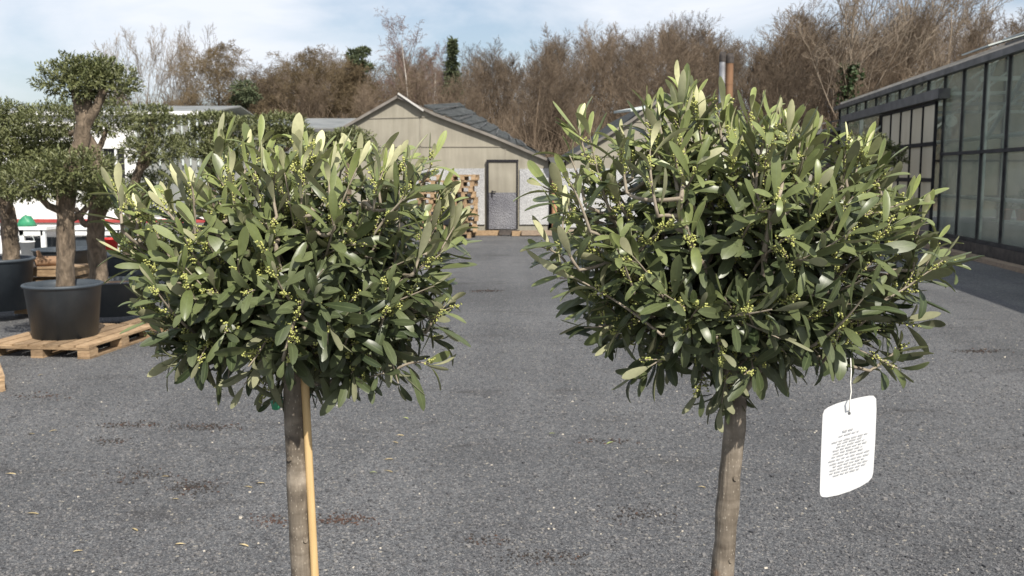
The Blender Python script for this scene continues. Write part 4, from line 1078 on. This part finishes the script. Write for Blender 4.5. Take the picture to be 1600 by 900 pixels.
def standard_olive(label, trunk_px, Y, outline, centre, ry, seed, shoots=150, pale=.6, spikes=()):
    rng = np.random.default_rng(seed)
    tp = np.array([P(x, y, Y) for x, y in trunk_px])
    d0 = unit(tp[-1] - tp[0]); foot_z = .23
    foot = tp[-1] + d0 * ((foot_z - tp[-1][2]) / d0[2])
    base = np.array([foot[0], foot[1], 0])
    t = thing('standard_olive_tree', base, label, 'olive tree', 'lollipop olive trees in the foreground')
    mb = MB(); pot(mb, base, .115, .15, .27); mb.build('pot', M['pot'], t)
    mb = MB(); lathe(mb, base, [(.001, .236), (.08, .235), (.141, .23)], 24); mb.build('soil', M['soil'], t)
    C = P(*centre, Y); pm = Y * 1.0 / F
    ang = np.array([math.atan2(-(y - centre[1]), x - centre[0]) for x, y in outline]); rad = np.array([math.hypot(x - centre[0], y - centre[1]) for x, y in outline]) * pm
    o = np.argsort(ang); ang, rad = ang[o], rad[o]
    def rfun(a): return np.interp(a, np.concatenate([ang - 2 * math.pi, ang, ang + 2 * math.pi]), np.tile(rad, 3))
    def cpt(v):
        a = math.atan2(v[2], v[0]); m = math.hypot(v[0], v[2])
        r = rfun(a); return C + np.array([math.cos(a) * r * m, v[1] * ry, math.sin(a) * r * m])
    # trunk
    s = np.linspace(0, 1, 46); line = foot + (tp[0] - foot) * s[:, None]
    top_in = C + np.array([(tp[0][0] - C[0]) * .25, 0, -.06])
    extra = bez(tp[0], tp[0] + (tp[0] - foot) * .08, top_in, 14)[1:]
    line = np.concatenate([line, extra]); n = len(line)
    wob = np.cumsum(rng.normal(0, .0006, (n, 3)), 0); line = line + wob - wob[40]
    rr = np.concatenate([np.linspace(.0165, .0148, 46), np.linspace(.0145, .007, 13)])
    for k in list(range(4, 44, 5)): kk = k + int(rng.integers(-1, 2)); rr[kk] *= 1.10; rr[kk + 1] *= 1.05
    mb = MB(); tube(mb, line, rr, 18, 0, True, True, 1 + rng.normal(0, .022, (n, 18)))
    for k in (26, 31, 36, 41):         # pruned side-shoot scars
        p = line[k]; a = rng.uniform(-2.4, -.7); d = np.array([math.cos(a), math.sin(a), .1]); tube(mb, [p + d * .010, p + d * .0175], [.005, .0035], 8)
    mb.build('trunk', M['trunk'], t)
    # limbs
    bm = MB(); limbs = []
    for k in range(11):
        v = unit(np.array([math.cos(k * 2.4), math.sin(k * 2.4) * .8, rng.uniform(-.35, .8)]))
        e = C + (cpt(v) - C) * rng.uniform(.55, .72); a = line[46 + (k % 12)]
        q = bez(a, (a + e) / 2 + [0, 0, -.035], e, 12) + rng.normal(0, .0025, (12, 3)); q[0] = a
        tube(bm, q, np.linspace(.0065, .0032, 12), 8); limbs.append(q)
    LP = np.concatenate(limbs)
    lo, ld, ln_, ll, lw, lc, lf, lr, ly = [[] for _ in range(9)]; bud_c, bud_r = [], []
    def shoot(tip, dirn, length, tipyoung, big=1.0, upright=False):
        a = tip - dirn * length
        i = int(np.argmin(np.linalg.norm(LP - a, axis=1) + .35 * np.maximum(0, LP[:, 2] - a[2])))
        j = LP[i]; side = unit(rng.normal(0, 1, 3)) * .02
        q0 = bez(j, (j + a) / 2 + side - dirn * .01, a, 7); q1 = bez(a, a + dirn * length * .5 + rng.normal(0, .008, 3), tip, 10)
        tube(bm, np.concatenate([q0, q1[1:]]), np.concatenate([np.linspace(.0032, .0023, 7), np.linspace(.0022, .0009, 9)]), 6)
        tube(bm, [LP[i], LP[i]], 0.001, 3, caps=False) if False else None
        nodes = max(4, int(length / .0150)); phase = rng.random() * 6.28
        for k in range(nodes + 1):
            f = .06 + .94 * k / nodes; x = f * 9; ii = min(int(x), 8); p = q1[ii] + (q1[ii + 1] - q1[ii]) * (x - ii); T = unit(q1[ii + 1] - q1[ii])
            u = unit(np.cross(T, [.3, .2, .9])); w_ = np.cross(T, u); az = phase + (k % 2) * math.pi / 2 + rng.normal(0, .25)
            for sgn in (0, math.pi):
                if rng.random() < .10: continue
                aa = az + sgn + rng.normal(0, .2); Rr = u * math.cos(aa) + w_ * math.sin(aa)
                op = R(np.interp(f, [0, .6, .9, 1], [42, 30, 20, 8] if upright else [68, 52, 34, 16]) + rng.normal(0, 10))
                D = T * math.cos(op) + Rr * math.sin(op)
                D = unit(D + np.array([0, 0, -.12 * (f < .7)]) + rng.normal(0, .08, 3))
                Nn = T * math.sin(op) - Rr * math.cos(op) * .9 if True else T
                upw = .75 * max(0, 1 - f) + .1
                Nn = unit(Nn + np.array([.22, -.75, .85]) * (0 if upright else upw * 1.1 if f < .8 else .15) + rng.normal(0, .2, 3))
                L = np.interp(f, [0, .3, .75, 1], [.048, .059, .057, .040]) * rng.uniform(.62, 1.25) * big
                lo.append(p + Rr * .0012); ld.append(D); ln_.append(Nn); ll.append(L); lw.append(L * rng.uniform(.18, .27)); lc.append(rng.normal(.35, .6)); lf.append(rng.normal(.16, .16)); lr.append(rng.random())
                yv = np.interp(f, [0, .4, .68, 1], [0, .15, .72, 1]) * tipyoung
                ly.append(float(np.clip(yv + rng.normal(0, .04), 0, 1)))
                if .08 < f < .9 and rng.random() < .36:
                    bd = unit(D * .45 + T * .55 + rng.normal(0, .25, 3) + [0, -.25, .1]); bl = rng.uniform(.014, .032)
                    tube(bm, [p, p + bd * bl], [.0007, .0005], 4, caps=False)
                    for bb in range(rng.integers(16, 28)):
                        g = rng.uniform(.25, 1.08); off = unit(rng.normal(0, 1, 3)) * rng.uniform(.002, .006) * (1.2 - .5 * g)
                        bud_c.append(p + bd * bl * g + off); bud_r.append(rng.uniform(.0010, .0017))
    up = np.array([0, 0, 1.0])
    # outline shoots: the ragged silhouette
    m = int(shoots * .42)
    for k in range(m):
        a = -math.pi + 2 * math.pi * (k + rng.random() * .8) / m
        yv = rng.uniform(-.45, .45); v = unit(np.array([math.cos(a), yv, math.sin(a)])); tip = cpt(v * 1.0) ; tip = C + (tip - C) * rng.uniform(.73, .94)
        rad_ = unit(tip - C); dirn = unit(rad_ * .8 + up * (.65 if rad_[2] > -.3 else .1) + rng.normal(0, .22, 3))
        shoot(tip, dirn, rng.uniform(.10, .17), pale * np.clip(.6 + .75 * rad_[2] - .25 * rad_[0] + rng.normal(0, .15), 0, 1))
    # body shoots, most on the side that faces the yard entrance
    for k in range(int(shoots * .80)):
        v = unit(rng.normal(0, 1, 3) + np.array([0, -.45, 0])); rr_ = rng.uniform(.58, .89) if k % 5 else rng.uniform(.35, .65)
        tip = C + (cpt(v) - C) * rr_; rad_ = unit(tip - C)
        dirn = unit(np.array([.05, -.3, 0]) + rad_ * .7 + up * (.6 if rad_[2] > -.4 else 0) + rng.normal(0, .3, 3))
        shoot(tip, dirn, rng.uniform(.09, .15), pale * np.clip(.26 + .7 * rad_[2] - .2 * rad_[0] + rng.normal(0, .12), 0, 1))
    for k in range(22):                                # pale young shoots standing up out of the top
        a = math.pi * (.06 + .88 * (k + rng.random()) / 22); v = unit(np.array([math.cos(a), rng.uniform(-.75, .25), math.sin(a)]))
        tip = C + (cpt(v) - C) * rng.uniform(.86, .97); dirn = unit(unit(tip - C) * .35 + up + rng.normal(0, .16, 3))
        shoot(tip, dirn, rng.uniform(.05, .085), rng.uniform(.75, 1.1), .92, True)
    for (x0, y0, x1, y1, dy, yg) in spikes:
        a, b = P(x0, y0, Y + dy), P(x1, y1, Y + dy); b = b - unit(b - a) * .030; shoot(b, unit(b - a), max(np.linalg.norm(b - a), .05), yg, 1.05, b[2] - a[2] > .03 and yg > .6)
    bm.build('branches', M['twig'], t)
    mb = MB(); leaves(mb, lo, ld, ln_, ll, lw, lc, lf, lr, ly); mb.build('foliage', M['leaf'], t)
    bc = np.array(bud_c); br = np.array(bud_r); mb = MB()
    mb.add((ICO_V[None] * br[:, None, None] + bc[:, None, :]).reshape(-1, 3), (ICO_F[None] + (np.arange(len(bc)) * 12)[:, None, None]).reshape(-1, 3), 0, True); mb.build('flower_buds', M['bud'], t)
    return line, base
OUT_L = [(720, 420), (738, 345), (700, 300), (690, 232), (640, 228), (560, 228), (490, 222), (420, 238), (350, 246), (290, 256), (250, 280), (180, 290), (168, 350), (172, 400), (196, 470), (215, 530), (262, 572), (330, 600), (372, 640), (440, 640), (510, 646), (560, 606), (640, 620), (672, 590), (705, 560), (712, 500), (728, 465)]
lineL, baseL = standard_olive('olive tree with a round crown on a grey stem beside a cane stake', [(458, 612), (473, 900)], 1.37, OUT_L, (452, 418), .225, 11, 150, .75,
    spikes=[(630, 270, 640, 218, 0, .9), (660, 280, 692, 222, 0, 1), (690, 380, 735, 335, 0, .7), (200, 330, 175, 288, -.02, 1), (465, 240, 472, 196, 0, .9), (400, 262, 412, 196, 0, .7), (345, 280, 350, 200, 0, .8), (300, 545, 235, 565, -.05, .5), (680, 500, 715, 450, 0, .5), (640, 575, 705, 568, 0, .4), (330, 540, 372, 620, -.05, 0)])
OUT_R = [(1505, 410), (1468, 355), (1425, 300), (1380, 248), (1325, 215), (1270, 215), (1200, 165), (1130, 150), (1060, 122), (1010, 175), (950, 190), (905, 175), (870, 235), (820, 275), (822, 370), (836, 450), (848, 500), (880, 552), (905, 590), (980, 590), (1045, 600), (1100, 650), (1160, 640), (1230, 590), (1290, 588), (1340, 600), (1400, 590), (1450, 540), (1455, 500), (1480, 470)]
lineR, baseR = standard_olive('larger olive tree with an open crown carrying a white label', [(1148, 640), (1130, 900)], 1.33, OUT_R, (1150, 400), .24, 12, 165, .80,
    spikes=[(1075, 215, 1058, 112, -.02, 1), (1190, 230, 1196, 160, -.02, 1), (920, 250, 897, 166, 0, .9), (880, 320, 822, 268, -.02, 1), (1320, 260, 1322, 190, -.04, 1), (1375, 285, 1362, 226, 0, .9), (1130, 200, 1128, 140, 0, 1), (1450, 420, 1515, 402, 0, .3), (1455, 395, 1475, 345, 0, .8), (1400, 545, 1430, 520, -.03, .9), (860, 400, 822, 362, 0, .7), (1020, 230, 1012, 145, 0, .9), (985, 270, 972, 190, 0, .9), (1250, 270, 1232, 190, 0, .9)])

# cane stake beside the left stem and its green tie
a, b = P(479, 648, 1.365), P(492, 900, 1.365); d = unit(a - b); top = a + d * .12; bot = b - d * ((b[2] - .2) / d[2])
mb = MB(); s = np.linspace(0, 1, 30)[:, None]; pts = bot + (top - bot) * s; rr = np.full(30, .0058); rr[[6, 13, 20, 27]] = .0062
tube(mb, pts, rr, 14); tag(mb.build('cane_stake', M['stake'], loc=(bot[0], bot[1], .2)), 'yellow-tan cane stake standing against the left olive stem', 'stake')
q = (P(456, 622, 1.365) + P(476, 622, 1.365)) / 2; mb = MB(); aa = np.linspace(.15, math.pi + .1, 16)
tube(mb, np.stack([q[0] - .001 + .0255 * np.cos(aa), q[1] + .021 * np.sin(aa), q[2] + .001 * np.sin(2 * aa)], 1), .0010, 8)
tube(mb, [q + [-.024, -.008, 0], q + [-.030, -.010, -.006], q + [-.031, -.010, -.014]], [.005, .009, .005], 8)
tag(mb.build('plant_tie', M['green_plastic'], loc=q), 'green plastic tie holding the cane stake to the left stem', 'tie')

# white hanging label on the right tree
YT = 1.17
def TPt(px, py, dy=0.0):
    return P(px, py, YT + dy - .00030 * (px - 1325))
lab = thing('plant_label', TPt(1327, 646), 'white rounded plant label with grey print hanging from the right olive', 'label')
outl = [(1281, 768), (1282.5, 720), (1284.5, 670), (1285.5, 648), (1288, 641), (1294, 636.5), (1308, 630.5), (1325, 625.5), (1342, 621.5), (1358, 618.5), (1365, 618.5), (1369, 623), (1369.5, 640), (1367.5, 690), (1364.5, 738), (1362.5, 746), (1357, 752.5), (1344, 760.5), (1328, 767.5), (1310, 773.5), (1292, 777), (1285, 776.5), (1282, 774)]
hole = [(1327 + 2.4 * math.cos(k * math.pi / 5), 646 + 2.8 * math.sin(k * math.pi / 5)) for k in range(10)]
mb = MB(); prism(mb, [TPt(x, y) for x, y in outl], (0, .0009, 0), 0, [[TPt(x, y) for x, y in hole]]); mb.build('card', M['card'], lab)
mb = MB(); r = np.random.default_rng(8)
rowsT = [(.305, .40, .62, 2), (.345, .33, .70, 1), (.40, .20, .86, 1), (.43, .30, .76, 1), (.465, .28, .80, 1), (.50, .22, .84, 1), (.535, .22, .76, 1), (.57, .20, .80, 1), (.61, .14, .90, 1), (.65, .16, .88, 1), (.685, .22, .80, 1), (.72, .16, .86, 1), (.755, .16, .82, 1), (.79, .22, .70, 1)]
for v, u0, u1, hw in rowsT:
    u = u0
    while u < u1 - .02:
        wl_ = r.uniform(.05, .13); ue = min(u + wl_, u1)
        k = max(2, int((ue - u) / .018))
        for g in range(k):           # letter-high strokes grouped into words
            ua = u + (ue - u) * g / k; ub = ua + (ue - u) / k * .82; hgt = r.uniform(.65, 1.0) * 2.5 * (1.35 if hw == 2 else 1)
            xa, xb = 1284 + 84 * ua, 1284 + 84 * ub
            def yv(x): return 640 + 133 * v - 24 * (x - 1284) / 84 + 4
            prism(mb, [TPt(xa, yv(xa) + .9, -.0012), TPt(xb, yv(xb) + .9, -.0012), TPt(xb, yv(xb) + .9 - hgt, -.0012), TPt(xa, yv(xa) + .9 - hgt, -.0012)], (0, .0002, 0))
        u = ue + .03
mb.build('print', M['ink'], lab)
mb = MB(); pts = np.array([TPt(1327, 646, .004), TPt(1327.5, 638, -.004), TPt(1328, 626, -.005), TPt(1330, 612, .0), TPt(1329, 598, .004), TPt(1330, 580, .012), TPt(1329, 560, .03)]); tube(mb, pts, .0007, 6)
pts2 = np.array([TPt(1327, 646, .004), TPt(1326, 634, .006), TPt(1328, 622, .004), TPt(1330, 612, .0)]); tube(mb, pts2, .0006, 6); mb.build('string', M['string'], lab)

# dark crumbs of bark and soil trodden into the gravel
mb = MB(); r = np.random.default_rng(77)
for (px, py, wx_, wy_, n, tn) in ((545, 812, 46, 9, 230, .7), (500, 816, 60, 5, 90, .9), (320, 668, 60, 7, 260, .2), (200, 664, 60, 5, 160, .2), (300, 762, 45, 12, 300, .15), (225, 745, 60, 14, 180, .2), (170, 690, 40, 6, 90, .2), (1000, 806, 60, 14, 150, .15), (850, 872, 70, 12, 200, .1), (760, 845, 40, 10, 90, .1), (1530, 549, 40, 3, 200, .2), (430, 815, 40, 12, 90, .8), (950, 690, 60, 5, 80, .3), (1320, 530, 60, 4, 150, .3), (60, 620, 50, 5, 80, .5), (760, 455, 25, 2.0, 200, .2), (880, 435, 20, 1.6, 130, .2)):
    for k in range(int(n * .7)):
        q = G(px + r.normal(0, wx_ * .5), py + r.normal(0, wy_ * .5)); sz_ = r.uniform(.002, .006) * (q[1] / 4.5) ** .5
        v = BOXV * np.array([sz_ * r.uniform(1, 2.6), sz_, sz_ * .8]) * (1 + r.normal(0, .25, (8, 3))); a = r.random() * 3.14
        v = np.stack([v[:, 0] * math.cos(a) - v[:, 1] * math.sin(a), v[:, 0] * math.sin(a) + v[:, 1] * math.cos(a), v[:, 2]], 1)
        mb.add(v + q + [0, 0, sz_ * .3 + .003], BOXF, 0 if r.random() > tn else 1)
tag(mb.build('bark_crumbs', [simple('dark_soil_crumb', (.03, .026, .023), (.06, .05, .043), 50, .9), simple('red_bark_crumb', (.065, .036, .026), (.11, .062, .043), 50, .9)]), kind='stuff', label='dark and reddish bark crumbs scattered on the gravel', cat='crumbs')

# ------------------------------------------------------------------ fallen leaves
def fallen(px, py, ln, m, seed):
    r = np.random.default_rng(seed); q = G(px, py, .008); mb = MB(); a = r.uniform(-.5, .5) + (math.pi if r.random() > .5 else 0)
    leaves(mb, [q], [[math.cos(a), math.sin(a), .12]], [[0, 0, 1]], [ln], [ln * .26], [.5], [.25], [.5], [1]); return mb, q
spots = [(205, 825), (90, 672), (130, 668), (55, 678), (280, 780), (372, 772), (290, 850), (68, 585), (200, 603), (250, 745), (40, 802), (25, 820), (130, 860), (8, 740), (238, 838), (868, 677), (380, 760), (595, 730), (600, 718), (628, 652), (622, 668), (618, 680), (612, 690), (664, 741), (590, 738), (415, 755), (402, 785), (373, 850), (960, 690), (1034, 752), (1090, 760), (600, 735), (430, 870)]
spots = [p_ for i_, p_ in enumerate(spots) if i_ % 3 != 2]
for i, (x, y) in enumerate(spots):
    g = (i % 3 == 1 and x > 350)
    mb, q = fallen(x, y, .045 + .02 * ((i * 7) % 5) / 5, None, 900 + i)
    tag(mb.build('fallen_leaf', M['green_leaf'] if g else M['dry_leaf'], loc=q), 'single narrow green leaf fallen on the grey gravel' if g else 'single narrow dry yellow leaf fallen on the grey gravel', 'leaf', 'fallen leaves on the gravel')
